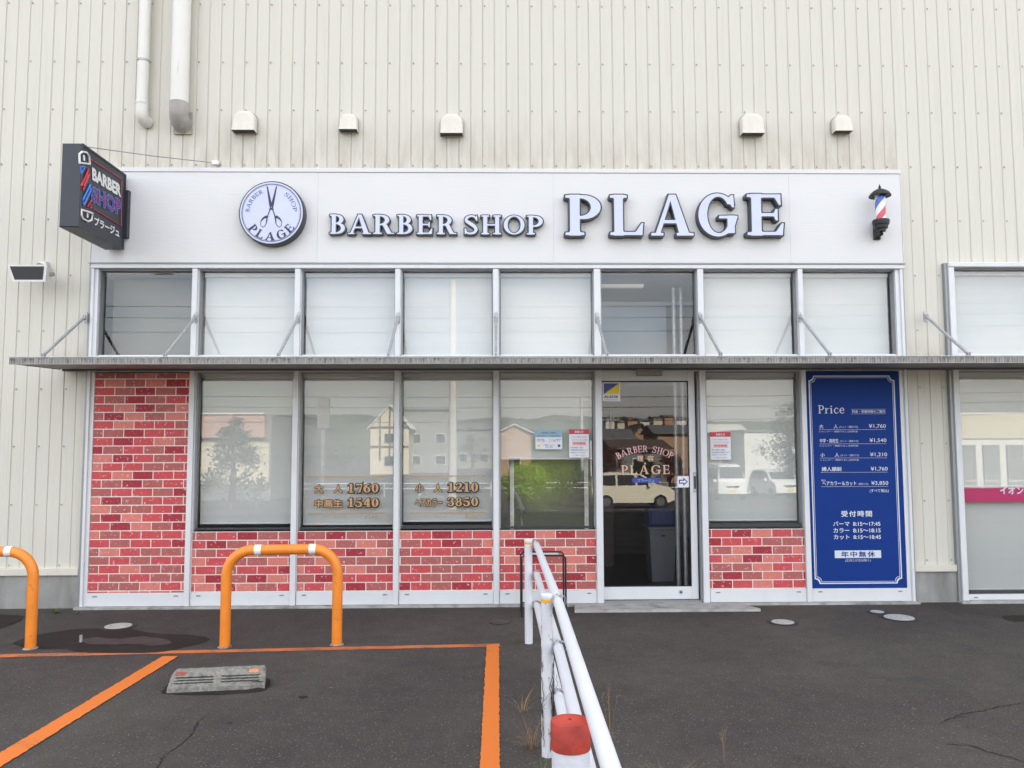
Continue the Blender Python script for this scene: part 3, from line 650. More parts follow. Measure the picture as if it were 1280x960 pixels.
# windows
GY_ = .070
def window(a, b_, z0, z1, fr=.012, bot=.012, dark=True, gm='glass', topb=.012):
    f = MB(); m_ = 'alu_grey'
    f.box(a, a+fr, .02, .085, z0, z1); f.box(b_-fr, b_, .02, .085, z0, z1)
    f.box(a+fr, b_-fr, .02, .085, z1-topb, z1)
    w_ = obj('window', f, m_, bld)
    r_ = MB(); r_.cbox(a+fr, b_-fr, .012, .085, z0, z0+bot, .003); obj('bottom_rail', r_, 'dark_rail' if dark else 'alu_white', w_)
    obj('pane', MB().box(a+fr*.5, b_-fr*.5, GY_, GY_+.006, z0+.003, z1-.003), gm, w_)
    return w_
for k in range(8):
    window(MUL[k][1], MUL[k+1][0], Z_MID+.046, Z_HEAD-.044, .010, .012, False)
for k in (1, 2, 3, 4, 6):
    window(MUL[k][1], MUL[k+1][0], Z_GB, Z_SOF-.031, .014, .030 if k in (3, 6) else .014, True)
# kick plates with slots
def kick(a, b_, z0, z1):
    p = obj('kick_plate', MB().cbox(a+.0005, b_-.0005, -.018, .07, z0, z1, .003), 'alu_white', bld)
    for x in (a+.075, b_-.075):
        obj('drain_slot', MB().box(x-.02, x+.02, -.0205, -.0182, z1-.034, z1-.022), 'alu_grey', p)
for k in (0, 1, 2, 3, 4, 6, 7): kick(MUL[k][1], MUL[k+1][0], Z_KB, Z_BB-.001)
# right-hand neighbour shop front
RX = [X_RW, X_RW+1.16, X_RW+2.32, X_RW+3.48, X_RW+4.64]
for i, x in enumerate(RX): mull(x, x+.055, Z_KB, ZRT-.045)
obj('head_transom', MB().cbox(X_RW, 9.6, -.042, .09, ZRT-.043, ZRT-.001, .004), 'alu_white', bld)
obj('edge_trim', MB().box(X_RW-.03, X_RW-.001, -.015, .05, Z_KB, ZRT), 'alu_grey', bld)
for i in range(4):
    a, b_ = RX[i]+.055, RX[i+1]
    window(a, b_, Z_MID+.046, ZRT-.044, .010, .012, False)
    window(a, b_, ZZ(742, 1240), Z_SOF-.031, .010, .022, True)
    obj('mid_transom', MB().cbox(a+.0005, b_-.0005, -.02, .10, Z_SOF-.03, Z_MID+.045, .003), 'alu_white', bld)
    kick(a, b_, Z_KB+.006, ZZ(742.5, 1240))
# interior shell
obj('interior_floor', MB().box(XL, XR, .1, 5.55, -.1, .012), 'int_floor', bld)
obj('interior_wall', MB().box(XL, XR, 5.4, 5.5, 0, 3.2), 'int_wall', bld)
obj('interior_ceiling', MB().box(XL, XR, .12, 5.4, 3.16, 3.2), 'int_ceiling', bld)
X5a, X5b = MUL[5][1], MUL[6][0]
obj('bulkhead', MB().box(X5a-.4, X5b-.12, .85, .95, 2.32, 2.98), 'int_blue', bld)
obj('bulkhead', MB().box(X5a-.4, X5b+.4, .86, 1.6, 2.985, 3.02), 'int_ceiling', bld)
pi = MB(); 
for dx in (.0, .075): pi.tube([(X5b-.115+dx, .5, .02), (X5b-.115+dx, .5, 3.1)], .022, 10)
obj('interior_post', pi.smooth(), 'galv', bld)
obj('partition', MB().box(X5a-.35, X5a-.3, .9, 4.5, .012, 2.3), 'int_brown', bld)
obj('partition', MB().box(X5a-.3, X5b+.5, 3.4, 3.5, .012, 2.3), 'int_brown', bld)
obj('counter', MB().cbox(X5a-.1, X5a+.42, 2.2, 2.8, .012, .85, .01), 'int_brown', bld)
obj('partition', MB().box(MUL[0][1]-.01, MUL[1][0]+.03, .32, .34, Z_MID, 3.15), 'frost', bld)
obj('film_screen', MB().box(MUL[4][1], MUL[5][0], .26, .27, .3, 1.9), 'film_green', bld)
for x_ in (640, 733): obj('screen_post', MB().box(XX(x_-2.5, 620, .24), XX(x_+2.5, 620, .24), .235, .255, .3, 1.9), 'film_pale', bld)
obj('ceiling_lamp', MB().box(X5a+.02, X5a+.50, .45, .53, 3.10, 3.13), 'lamp_panel', bld)
obj('partition', MB().box(MUL[0][1]-.05, MUL[1][1]-.02, .13, .16, 0, Z_MID), 'int_wall', bld)
obj('partition', MB().box(MUL[7][0]+.02, MUL[8][1], .13, .16, 0, Z_MID), 'int_wall', bld)

# ------------------------------------------------------------------ sliding door
dr = MB(); yd = .045
zd0, zd1 = ZZ(749.5, 810, yd), Z_SOF+.02
a = MUL[5][0]+.02; b_ = XX(868, 470, yd)
gl0, gl1 = XX(752, 476, yd)-.02, XX(860, 476, yd); zg0, zg1 = ZZ(733.5, 810, yd), ZZ(476, 810, yd)
dr.cbox(a, gl0, yd, yd+.04, zd0, zd1, .003); dr.cbox(gl1, b_, yd, yd+.04, zd0, zd1, .004); dr.cbox(gl0+.0005, gl1-.0005, yd, yd+.04, zg1, zd1, .003); dr.cbox(gl0+.0005, gl1-.0005, yd, yd+.04, zd0, zg0, .004)
door = obj('door', dr, 'alu_white', bld, label='sliding aluminium shop door with one tall clear pane')
obj('pane', MB().box(gl0, gl1, yd+.018, yd+.024, zg0, zg1), 'glass_door', door)
gs = MB(); gs.box(gl0+.0, gl1, yd-.0+.008, yd+.017, zg1-.012, zg1-.0005); gs.box(gl1-.008, gl1-.0005, yd+.008, yd+.017, zg0, zg1-.013); gs.box(gl0+.0005, gl1-.009, yd+.008, yd+.017, zg0+.0005, zg0+.008); obj('gasket', gs, 'gasket', door)
hx = XX(868.5, 603, yd); hz = ZZ(603, 868, yd)
hm = MB(); hm.cbox(hx-.017, hx+.017, yd-.006, yd-.0005, hz-.095, hz+.095, .004); obj('handle', hm, 'galv', door)
obj('handle_recess', MB().box(hx-.010, hx+.010, yd-.0075, yd-.0062, hz-.06, hz+.06), 'dark_rail', door)
lk = XX(851, 740, yd); lz = ZZ(740, 851, yd)
lm = MB(); lm.tube([(lk, yd-.006, lz), (lk, yd-.0005, lz)], .018, 16); obj('lock', lm, 'galv', door)
obj('lock_core', MB().tube([(lk, yd-.008, lz), (lk, yd-.0062, lz)], .009, 12), 'dark_rail', door)
obj('door_jamb', MB().cbox(b_+.012, MUL[6][0]-.001, .0, .10, Z_KB, Z_SOF-.031, .003), 'alu_grey', bld)
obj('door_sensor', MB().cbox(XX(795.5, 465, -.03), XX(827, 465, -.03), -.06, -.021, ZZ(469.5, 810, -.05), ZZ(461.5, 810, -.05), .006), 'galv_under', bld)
obj('door_track', MB().box(MUL[5][1], MUL[6][0]-.001, -.0, .1, Z_KB-.004, zd0-.004), 'alu_grey', bld)
# concrete step in front of the door
st = MB(); q = [PG(716, 757), PG(938, 757.5)]
st.prism([(XX(718, 750, -.1), -.08, -.05), (XX(722, 750, -.1)-.05, -.34, -.05), (XX(940, 750, -.1), -.34, -.05), (XX(925, 750, -.1), -.08, -.05)], (0, 0, .075))
obj('door_step', st, 'concrete_pale', bld)

# ------------------------------------------------------------------ brick-faced infill panels
bm_cache = {}
def brick_mesh(wd, hi, mi):
    k = (round(wd, 3), round(hi, 3), mi)
    if k not in bm_cache:
        m = MB(); c = .0022; t_ = .004
        m.cbox(0, wd, -t_, 0, 0, hi, c); me = bpy.data.meshes.new('brick'); me.from_pydata([tuple(v) for v in m.v], [], m.f); me.materials.append(MATS['brick%d' % mi]); bm_cache[k] = me
    return bm_cache[k]
CH, BL, JT = .0788, .191, .0095
def brick_panel(k, z0, z1, label, seed):
    rr = random.Random(seed); a, b_ = MUL[k][1]+.0008, MUL[k+1][0]-.0008; yb = .0
    t = thing('brick_panel', label, 'brick panel', ((a+b_)/2, 0, z0), 'red brick-faced panels under and beside the shop windows')
    obj('backing_board', MB().box(a, b_, yb, .06, z0, z1), 'mortar', t)
    row = 0; z = z1-.004-(CH-JT); prev = -1
    if k == 0: z = z1-.05
    while z+CH-JT > z0+.01:
        za = max(z, z0+.002); off = (row % 2)*BL*.5+rr.uniform(-.002, .002)+(k*.037)
        x = a-BL+(off % BL)
        while x < b_:
            xa, xb = max(x, a+.002), min(x+BL-JT, b_-.002)
            if xb-xa > .012:
                mi = rr.choices([0, 1, 2, 3], [.24, .31, .27, .18])[0]
                if mi == prev and mi in (0, 3): mi = rr.choice([1, 2])
                prev = mi
                place('brick', brick_mesh(xb-xa, min(z+CH-JT, z1-.002)-za, mi), t, (xa, yb-.0003, za))
            x += BL
        z -= CH; row += 1
BPL = {0: 'tall red brick panel filling the whole bay beside the cream siding at left', 1: 'low red brick panel behind the left leg of the orange hoop guard', 2: 'low red brick panel under the left one of the two gold-lettered windows',
       3: 'low red brick panel under the right one of the two gold-lettered windows', 4: 'low red brick panel behind the black wire rack left of the door', 6: 'low red brick panel right of the shop door beside the blue price sign'}
for k in (1, 2, 3, 4, 6): brick_panel(k, Z_BB, Z_BT, BPL[k], 20+k)
brick_panel(0, Z_BB, Z_SOF-.042, BPL[0], 5)

# ------------------------------------------------------------------ roller blinds
def blind(a, b_, z0, z1, label, m='blind', y=.135, gl=.018):
    t = thing('roller_blind', label, 'blind', ((a+b_)/2, y, z0), 'white roller blinds behind the shop windows')
    c = MB(); n = 14; x0, x1 = a+gl, b_-gl*.8
    for i in range(n+1):
        z = z0+.018+(z1-.05-z0-.018)*i/n; dy = .0015*math.sin(i*2.1)
        c.v += [Vector((x0, y+dy, z)), Vector((x1, y+dy, z)), Vector((x0, y+dy+.001, z)), Vector((x1, y+dy+.001, z))]
    for i in range(n): o_ = 4*i; c.f += [(o_, o_+1, o_+5, o_+4), (o_+3, o_+2, o_+6, o_+7)]
    obj('cloth', c.smooth(), m, t)
    obj('cassette', MB().cbox(a+.012, b_-.012, y-.035, y+.03, z1-.05, z1-.006, .006), 'alu', t)
    obj('bottom_bar', MB().cbox(x0, x1, y-.008, y+.008, z0, z0+.018, .004), 'alu_white', t)
UL = {1: 'above the window beside the tall brick panel', 2: 'above the left gold-lettered window', 3: 'above the right gold-lettered window', 4: 'above the half-drawn blind left of the door',
      6: 'just right of the bay over the door', 7: 'above the blue price sign'}
for k in (1, 2, 3, 4, 6, 7): blind(MUL[k][1], MUL[k+1][0], Z_MID+.05, Z_HEAD-.05, 'white roller blind, upper window '+UL[k])
LL = {1: 'lowered white roller blind in the tall window beside the tall brick panel', 2: 'white roller blind behind the left one of the gold-lettered windows', 3: 'white roller blind behind the right one of the gold-lettered windows',
      4: 'half-drawn white roller blind behind the two notices left of the door', 6: 'white roller blind behind the notice right of the door'}
for k in (1, 2, 3, 4, 6):
    zb = {1: ZZ(655, 300, .15), 2: ZZ(656, 440, .15), 3: ZZ(652, 560, .15), 4: ZZ(574.5, 690, .15), 6: ZZ(651, 940, .15)}[k]
    blind(MUL[k][1], MUL[k+1][0], zb, Z_SOF-.03, LL[k], 'blind_low')
for i in range(2):
    a, b_ = RX[i]+.055, RX[i+1]
    blind(a, b_, Z_MID+.05, ZRT-.05, 'wide white blind, upper window of the neighbouring shop, '+('nearest the cream pillar' if i == 0 else 'farther from the cream pillar'), gl=.01)
    blind(a, b_, ZZ(738, 1240, .15), Z_SOF-.03, 'wide white blind behind the magenta-banded window '+('nearest the cream pillar' if i == 0 else 'farther from the cream pillar'), 'blind_low', gl=.01)

# ------------------------------------------------------------------ canopy with its support rods
can = thing('canopy', 'long flat galvanised metal canopy running across the whole shop front', 'canopy', (0, -.4, 2.2))
CX0 = XX(12, 447, -.82); CX1 = 9.6; YF = -.82; ZC1 = ZZ(445.2, 600, YF); ZC0 = ZZ(453.8, 600, YF)
obj('roof_deck', MB().box(CX0, CX1, YF+.01, -.045, ZC1-.026, ZC1-.012), 'galv', can)
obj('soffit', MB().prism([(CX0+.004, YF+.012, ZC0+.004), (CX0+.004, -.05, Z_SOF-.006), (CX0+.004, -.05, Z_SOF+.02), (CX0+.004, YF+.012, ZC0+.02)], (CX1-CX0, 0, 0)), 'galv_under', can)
obj('front_lip', MB().cbox(CX0-.004, CX1, YF-.008, YF+.02, ZC1-.008, ZC1, .002), 'galv', can)
fe = MB(); x = CX0+.001; pr = .0225
while x < CX1-.03:
    fe.add([(x, YF+.002, ZC0), (x, YF+.002, ZC1-.012), (x+pr*.55, YF+.002, ZC1-.012), (x+pr*.55, YF+.002, ZC0), (x+pr*.66, YF+.006, ZC0), (x+pr*.66, YF+.006, ZC1-.012), (x+pr*.88, YF+.006, ZC1-.012), (x+pr*.88, YF+.006, ZC0), (x+pr, YF+.002, ZC0), (x+pr, YF+.002, ZC1-.012)],
           [(0, 3, 2, 1), (3, 4, 5, 2), (4, 7, 6, 5), (7, 8, 9, 6)]); x += pr
obj('ribbed_edge', fe, 'galv_dirty', can, kind='stuff')
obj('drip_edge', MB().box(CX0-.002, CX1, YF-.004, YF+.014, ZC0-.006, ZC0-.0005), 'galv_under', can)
obj('side_plate', MB().prism([(CX0-.003, YF-.002, ZC0), (CX0-.003, -.03, Z_SOF-.012), (CX0-.003, -.03, ZC1-.012), (CX0-.003, YF-.002, ZC1-.012)], (.0028, 0, 0)), 'galv', can)
obj('wall_channel', MB().cbox(CX0+.02, CX1, -.048, -.0225 if False else .0, Z_SOF-.024, Z_SOF+.05, .004), 'channel_dark', can)
def rod(px, py, fx):
    pw = P(px, py, -.045); pf = Vector((pw.x, YF+.10, ZC1+.012)); r0 = pw+Vector((0, -.02, 0))
    t = MB(); t.tube([r0, pf+Vector((0, .0, .012))], .0135, 10); o = obj('support_rod', t.smooth(), 'galv', can)
    b1 = MB(); b1.cbox(pw.x-.016, pw.x+.016, -.055, -.036, pw.z-.045, pw.z+.045, .003); b1.box(pw.x-.012, pw.x-.004, -.085, -.055, pw.z-.02, pw.z+.02); b1.box(pw.x+.004, pw.x+.012, -.085, -.055, pw.z-.02, pw.z+.02)
    b1.tube([(pw.x-.02, -.075, pw.z), (pw.x+.02, -.075, pw.z)], .006, 8)
    for dz in (-.062, .062): b1.tube([(pw.x, -.045, pw.z+dz*.85), (pw.x, -.036, pw.z+dz*.85)], .005, 8)
    obj('wall_bracket', b1, 'galv', o)
    b2 = MB(); b2.cbox(pf.x-.022, pf.x+.022, pf.y-.05, pf.y+.05, ZC1-.011, ZC1+.002, .002); b2.box(pf.x-.012, pf.x-.004, pf.y-.02, pf.y+.02, ZC1, ZC1+.04); b2.box(pf.x+.004, pf.x+.012, pf.y-.02, pf.y+.02, ZC1, ZC1+.04)
    obj('foot_bracket', b2, 'galv', o)
for px, py in [(107, 397), (245, 397), (373.5, 397), (498, 397), (620, 397), (746, 397), (875, 397), (999, 396), (1156.5, 396)]: rod(px, py, 0)
for x in (5.9, 7.2, 8.5): 
    q_ = P(1156.5, 396, -.045); s_ = [c for c in can.children if c.name.startswith('support_rod')][-1]
    o = place('support_rod', s_.data, can, (0, 0, 0)); o.location = s_.location+Vector((x-q_.x, 0, 0))
    for ch in list(s_.children):
        c = place(ch.name.split('.')[0], ch.data, o, (0, 0, 0)); c.location = ch.location

# ------------------------------------------------------------------ lettered signs on the board
SB = Plane((0, -.05, 0))
def channel_word(name, label, items, wt, depth, brd, gap=0.0):
    xs_ = [Vector(P(a, 290, -.05-depth)).x for a, *_ in items]
    t = thing(name, label, 'lettering', (sum(xs_)/len(xs_), -.05, P(items[0][0], items[0][3], -.05-depth).z))
    for px0, px1, py0, py1, ch in items:
        f0 = P(px0, py1, -.05-depth); f1 = P(px1, py0, -.05-depth)
        u0, u1, v0, v1 = f0.x, f1.x, f0.z, f1.z
        F, adv = glyph(ch, wt); k = (v1-v0)
        b = brd/k
        g0 = gl_geo(ch, wt, 0.0)[0]; gb = gl_geo(ch, wt, b, 1.0)[0]
        xs2 = [v.x for v in g0[0]]; ys2 = [v.y for v in g0[0]]; gx0, gx1, gy0, gy1 = min(xs2), max(xs2), min(ys2), max(ys2)
        su = (u1-u0)/(gx1-gx0); sv = (v1-v0)/(gy1-gy0)
        mb = MB(); mb.add([SB(u0+(v.x-gx0)*su, v0+(v.y-gy0)*sv, depth/2+.001+v.z*(depth/2)) for v in gb[0]], gb[1])
        o = obj('letter', mb, 'sign_black', t, label='letter '+ch)
        m2 = MB(); m2.add([SB(u0+(v.x-gx0)*su, v0+(v.y-gy0)*sv, depth+.0035) for v in g0[0]], g0[1]); obj('letter_face', m2, 'letter_face', o)
    return t
channel_word('raised_lettering', 'large raised white serif word PLAGE with black edges on the white sign board', [(707, 750.5, 243.5, 294.5, 'P'), (763, 803.5, 243.5, 294.5, 'L'), (814, 866, 243.5, 294.5, 'A'), (873.5, 921, 242, 295.5, 'G'), (934.5, 978.5, 242.5, 294.5, 'E')], .195, .085, .0115)
its = [(412, 431.5, 'B'), (435, 464, 'A'), (466.5, 493, 'R'), (496.5, 515.5, 'B'), (521, 540.5, 'E'), (546, 570.5, 'R'), (580.5, 597, 'S'), (601.5, 626.5, 'H'), (629.8, 655.5, 'O'), (658.5, 678.5, 'P')]
channel_word('raised_lettering', 'smaller raised white serif words BARBER SHOP with black edges left of the large word', [(a, b_, 268+(a-412)*.006, 292.5+(a-412)*.003, c) for a, b_, c in its], .175, .055, .0092)

# round scissors sign
DR = .105; rc = P(339.3, 266, -.05-DR); RP = Plane((rc.x, -.05-DR, rc.z)); RR = 41.5*.0074
rs = thing('round_sign', 'round white scissors sign with thick dark rim at the left of the sign board', 'sign', (rc.x, -.05, rc.z))
m = MB(); m.tube([(rc.x, -.051, rc.z), (rc.x, -.05-DR+.006, rc.z)], RR, 64); m.tube([(rc.x, -.05-DR+.006, rc.z), (rc.x, -.05-DR, rc.z)], [RR, RR-.004], 64); obj('rim', m, 'sign_black', rs)
def ring(r0, r1, d, n=72):
    mb = MB()
    for k in range(n):
        a = 2*math.pi*k/n
        mb.v += [RP(math.cos(a)*r0, math.sin(a)*r0, d), RP(math.cos(a)*r1, math.sin(a)*r1, d)]
    mb.f = [(2*k, 2*((k+1) % n), 2*((k+1) % n)+1, 2*k+1)[::-1] for k in range(n)]; return mb
m = MB(); m.v = [RP(math.cos(2*math.pi*k/64)*(RR-.012), math.sin(2*math.pi*k/64)*(RR-.012), .002) for k in range(64)]; m.f = [tuple(range(64))]; obj('face', m, 'letter_face', rs)
obj('ring', ring(RR-.033, RR-.027, .0035), 'navy_print', rs); obj('ring', ring(RR-.040, RR-.0375, .0035), 'blue_print', rs)
px_ = RR/41.5
def CPx(x, y): return ((x-435)/8.727*px_, (445-y)/8.727*px_)     # artwork coordinates of the enlarged sign
sc_ = MB()
def flat(mb, pts, plane, d): 
    o_ = len(mb.v); mb.v += [plane(a, b_, d) for a, b_ in pts]; mb.f.append(tuple(range(o_, o_+len(pts)))); return mb
for sx_ in (1, -1):
    M_ = lambda x, y: CPx(435+(x-435)*sx_, y)
    flat(sc_, [M_(376, 135), M_(390, 150), M_(447, 378), M_(440, 400), M_(418, 396), M_(405, 330)], RP, .004+.0008*(sx_ > 0))
    flat(sc_, [M_(418, 392), M_(452, 392), M_(456, 410), M_(408, 412)], RP, .0045+.0008*(sx_ > 0))
    flat(sc_, [M_(440, 398), M_(452, 402), M_(478, 470), M_(468, 478)], RP, .0042+.0008*(sx_ > 0))
    # finger loop
    pts_o = [(466, 476), (500, 478), (535, 505), (555, 545), (552, 590), (530, 612), (502, 600), (482, 560), (474, 510)]
    cx = sum(p[0] for p in pts_o)/9; cyy = sum(p[1] for p in pts_o)/9
    n = len(pts_o); o_ = len(sc_.v)
    for p in pts_o:
        sc_.v.append(RP(*M_(*p), .0042)); f_ = .62 if p[1] < 520 else .78; sc_.v.append(RP(*M_(cx+(p[0]-cx)*f_+4, cyy+12+(p[1]-cyy)*f_-4), .0042))
    sc_.f += [(o_+2*i, o_+2*((i+1) % n), o_+2*((i+1) % n)+1, o_+2*i+1) for i in range(n)]
obj('scissors', sc_, 'navy_print', rs)
m = MB(); m.v = [RP(CPx(435, 384)[0]+math.cos(k)*.004, CPx(435, 384)[1]+math.sin(k)*.004, .0065) for k in [i*math.pi/6 for i in range(12)]]; m.f = [tuple(range(12))]; obj('pivot', m, 'letter_face', rs)
def arc(r, a0, a1, flip=False):          # straight baseline -> arc (degrees)
    def f(u, v):
        a = R(a0+(a1-a0)*u); rr = r-v if flip else r+v
        return math.cos(a)*rr, math.sin(a)*rr
    return f
mb = MB(); serif_word(mb, 'BARBER', .14, RP, 0, 1, 0, .038, d=.004, bend=arc(.205, 178, 112)); obj('lettering', mb, 'blue_print', rs)
mb = MB(); serif_word(mb, 'SHOP', .14, RP, 0, 1, 0, .038, d=.004, bend=arc(.205, 56, 3)); obj('lettering', mb, 'blue_print', rs)
mb = MB(); serif_word(mb, 'PLAGE', .22, RP, 0, 1, 0, .082, d=.004, bend=arc(.268, 214, 327, True), gap=.2); obj('lettering', mb, 'navy_print', rs)

# ------------------------------------------------------------------ projecting box sign
Yr, Yf = -.10, -.90
XRr = P(155.8, 265, Yr).x; XLr = P(133.2, 265, Yr).x; zT = P(156, 218.5, Yr).z; zB = P(154, 312.3, Yr).z
ps = thing('projecting_sign', 'black box sign with neon-style barber lettering jutting out at the left end of the board', 'sign', ((XRr+XLr)/2, Yr, zB))
m = MB(); m.cbox(XLr, XRr, Yf, Yr, zB, zT, .006); obj('cabinet', m, 'sign_black', ps)
obj('mounting_plate', MB().cbox(XRr-.03, XRr+.03, Yr+.001, -.0505, P(157, 298, -.06).z, P(157, 239, -.06).z, .004), 'sign_black', ps)
obj('face_trim', (lambda mb: (mb.box(XRr, XRr+.006, Yf, Yf+.018, zB, zT), mb.box(XRr, XRr+.006, Yr-.018, Yr, zB, zT), mb.box(XRr, XRr+.006, Yf+.0185, Yr-.0185, zT-.018, zT), mb.box(XRr, XRr+.006, Yf+.0185, Yr-.0185, zB, zB+.018)) and mb)(MB()), 'sign_black', ps)
XF = XRr+.002
def FP(cx, cy):           # enlarged-crop pixel -> (u along the face, v up)
    p = PXp(60+cx/6, 160+cy/6, XF); return (p.y, p.z)
class FaceP:
    n = Vector((1, 0, 0))
    def __call__(s, a, b_, d=0): return Vector((XF+d, a, b_))
fp = FaceP()
def neon(name, pts, m, wd=.010, closed=True, d=.006):
    q = [Vector((XF+d, *FP(*p))) for p in pts]
    if closed: q.append(q[0].copy()); q.append(q[1].copy())
    mb = MB(); mb.tube(q, wd*.5, 6); return obj(name, mb, m, ps)
neon('red_border', [(318, 236), (548, 385), (545, 735), (335, 607)], 'neon_red', .008, closed=False)
neon('white_emblem', [(232, 262), (230, 195), (250, 178), (285, 185), (303, 215), (308, 270)], 'neon_white', .018)
neon('white_emblem', [(244, 612), (328, 640), (322, 690), (295, 702), (255, 680), (246, 655)], 'neon_white', .018)
neon('white_emblem', [(262, 205), (264, 245)], 'neon_white', .02, False); neon('white_emblem', [(290, 640), (290, 672)], 'neon_white', .016, False)
neon('blue_stripe', [(238, 290), (272, 290), (245, 340)], 'neon_blue', .012)
neon('red_stripe', [(244, 435), (300, 310), (306, 345), (256, 468)], 'neon_red', .016)
neon('red_stripe', [(262, 440), (298, 350)], 'neon_red', .02, False)
neon('blue_stripe', [(256, 540), (312, 425), (314, 470), (262, 580)], 'neon_blue', .016)
neon('red_stripe', [(290, 592), (318, 545), (318, 600)], 'neon_red', .014)
def face_quad(q4):       # bilinear patch from pixel corners: bl, br, tr, tl
    c = [Vector(FP(*p)) for p in q4]
    return lambda u, v: tuple(c[0]*(1-u)*(1-v)+c[1]*u*(1-v)+c[2]*u*v+c[3]*(1-u)*v)
def face_text(name, s, q4, m, off, d, sp=1.0, ring_=None):
    mb = MB(); g = text_geo(s, off, 0, 3, sp); ref = text_geo(s, 0, 0, 3, sp); put_geo(mb, g, fp, (0, 1, 0, 1), ref, face_quad(q4), d=d); return obj(name, mb, m, ps)
qa = [(332, 385), (540, 512), (540, 430), (330, 300)]
face_text('lettering', 'BARBER', qa, 'neon_white', .048, .004)
qb = [(328, 545), (540, 650), (538, 545), (328, 445)]
face_text('lettering', 'SHOP', qb, 'neon_blue', .075, .004); face_text('lettering', 'SHOP', qb, 'sign_black', .030, .0055); face_text('lettering', 'SHOP', qb, 'neon_purple', -.012, .007)
face_text('lettering', 'プラージュ', [(345, 725), (530, 818), (530, 755), (345, 665)], 'neon_white', .03, .004)
# stay wire
an = P(268, 204.5, .02); tp = Vector((XRr-.01, Yf+.08, zT))
sw = thing('stay_wire', 'thin steel stay wire from the projecting box sign to a small white wall plate', 'wire', (an.x, .02, an.z))
obj('cable', MB().tube([tp, (tp+an)/2+Vector((0, 0, -.004)), an+Vector((-.02, -.03, 0))], .005, 6), 'alu_grey', sw)
obj('wall_plate', MB().cbox(an.x-.015, an.x+.045, -.012, .023, an.z-.016, an.z+.02, .004), 'tape_white', sw)
obj('eye_bolt', MB().tube([tp+Vector((0, 0, -.006)), tp+Vector((0, 0, .02))], .006, 8), 'galv', sw)

# ------------------------------------------------------------------ barber pole lamp
bc = P(1101.5, 270, -.22); bp = thing('barber_pole', 'small barber pole lamp with black cap at the right end of the sign board', 'barber pole', (bc.x, -.05, P(1100, 299, -.05).z))
cx, cyy = bc.x, -.21
zt_, zg, zb_ = P(1102, 232, cyy).z, P(1102, 243, cyy).z, P(1102, 275.5, cyy).z
cap = MB(); cap.lathe((cx, cyy, zg), [(.062, -.002), (.098, -.022), (.101, -.016), (.085, .012), (.055, .036), (.022, .052), (.010, .056), (.013, .068), (.006, .085), (.002, .098)], 28); obj('cap', cap.smooth(), 'black_metal', bp)
base = MB(); base.lathe((cx, cyy, zb_), [(.004, -.150), (.012, -.142), (.018, -.128), (.012, -.115), (.040, -.108), (.042, -.085), (.060, -.080), (.064, -.048), (.072, -.044), (.078, -.010), (.076, .002), (.05, .004)], 28); obj('base_cup', base.smooth(), 'black_metal', bp)
cols = ['pole_white', 'pole_blue', 'pole_white', 'pole_red']; r_ = .046; hgt = zg-zb_-.004; n = 32; ns = 40
for ci in range(4):
    sm_ = MB()
    for seg in range(ns+1):
        z = zb_+.002+hgt*seg/ns
        for k in range(n//4+1):
            a = 2*math.pi*(k/n+ci/4)+seg/ns*2*math.pi*.75-1.9
            sm_.v.append(Vector((cx+math.cos(a)*r_, cyy+math.sin(a)*r_, z)))
    wn = n//4+1
    for seg in range(ns):
        for k in range(wn-1): a = seg*wn+k; sm_.f.append((a, a+1, a+1+wn, a+wn))
    obj('stripe', sm_.smooth(), cols[ci], bp)
obj('glass_tube', MB().lathe((cx, cyy, zb_), [(.056, .002), (.056, hgt)], 28, False).smooth(), 'glass_clear', bp)
br = MB(); bx = P(1096, 290, -.06).x; br.cbox(bx-.032, bx+.028, -.085, -.0505, P(1096, 300, -.05).z, P(1096, 277, -.05).z, .008); br.box(bx-.014, cx+.01, cyy, -.085, zb_-.075, zb_-.035); br.tube([(bx, -.08, zb_-.13), (bx+.005, -.16, zb_-.12), (cx, cyy, zb_-.09)], .010, 8); obj('bracket', br, 'black_metal', bp)

# ------------------------------------------------------------------ vents, pipes, flood light
def vent(px, py0, py1, wpx, label):
    c = P(px, (py0+py1)/2, -.06); w_ = wpx*.00755/2; h = (py1-py0)*.0076
    t = thing('vent_hood', label, 'vent', (c.x, .02, c.z-h/2), 'cream metal vent hoods on the siding above the sign board')
    mb = MB(); n = 14; prof_ = []          # outline in xz, bulging forward
    rr = w_*.8
    out = [(-w_, 0)]+[(-w_+rr-math.cos(a)*rr, h-rr+math.sin(a)*rr) for a in [i*math.pi/12 for i in range(7)]]+[(w_-rr+math.sin(a)*rr, h-rr+math.cos(a)*rr) for a in [i*math.pi/12 for i in range(7)]]+[(w_, 0)]
    z0 = c.z-h/2; rings = [(1.0, .03, 0), (1.0, -.045, 0), (.97, -.085, 0), (.88, -.115, .02), (.70, -.13, .07), (.35, -.137, .16)]
    rings = [(1.0, .03, 0), (1.0, -.022, 0), (.985, -.038, 0), (.95, -.052, 0), (.88, -.063, 0), (.70, -.070, 0), (.35, -.074, 0)]
    for s_, y, up in rings:
        for x, z in out: mb.v.append(Vector((c.x+x*(1-(1-s_)*(z/h)), y-.012*(1-z/h), z0+z*(1-(1-s_)*.8)))) 
    k = len(out)
    for i in range(len(rings)-1):
        for j in range(k-1): a = i*k+j; mb.f.append((a, a+1, a+1+k, a+k))
    mb.f.append(tuple((len(rings)-1)*k+j for j in range(k)))
    obj('hood', mb.smooth(), 'vent', t)
    fl = MB(); fl.prism([(c.x+x*1.07, .016, z0+.004+z*1.03) for x, z in out][::-1], (0, -.009, 0)); obj('flange', fl, 'pipe_grey', t)
    lv = MB(); lv.box(c.x-w_*.9, c.x+w_*.9, -.06, .01, z0+.008, z0+.012); obj('louvre', lv, 'dark_rail', t)
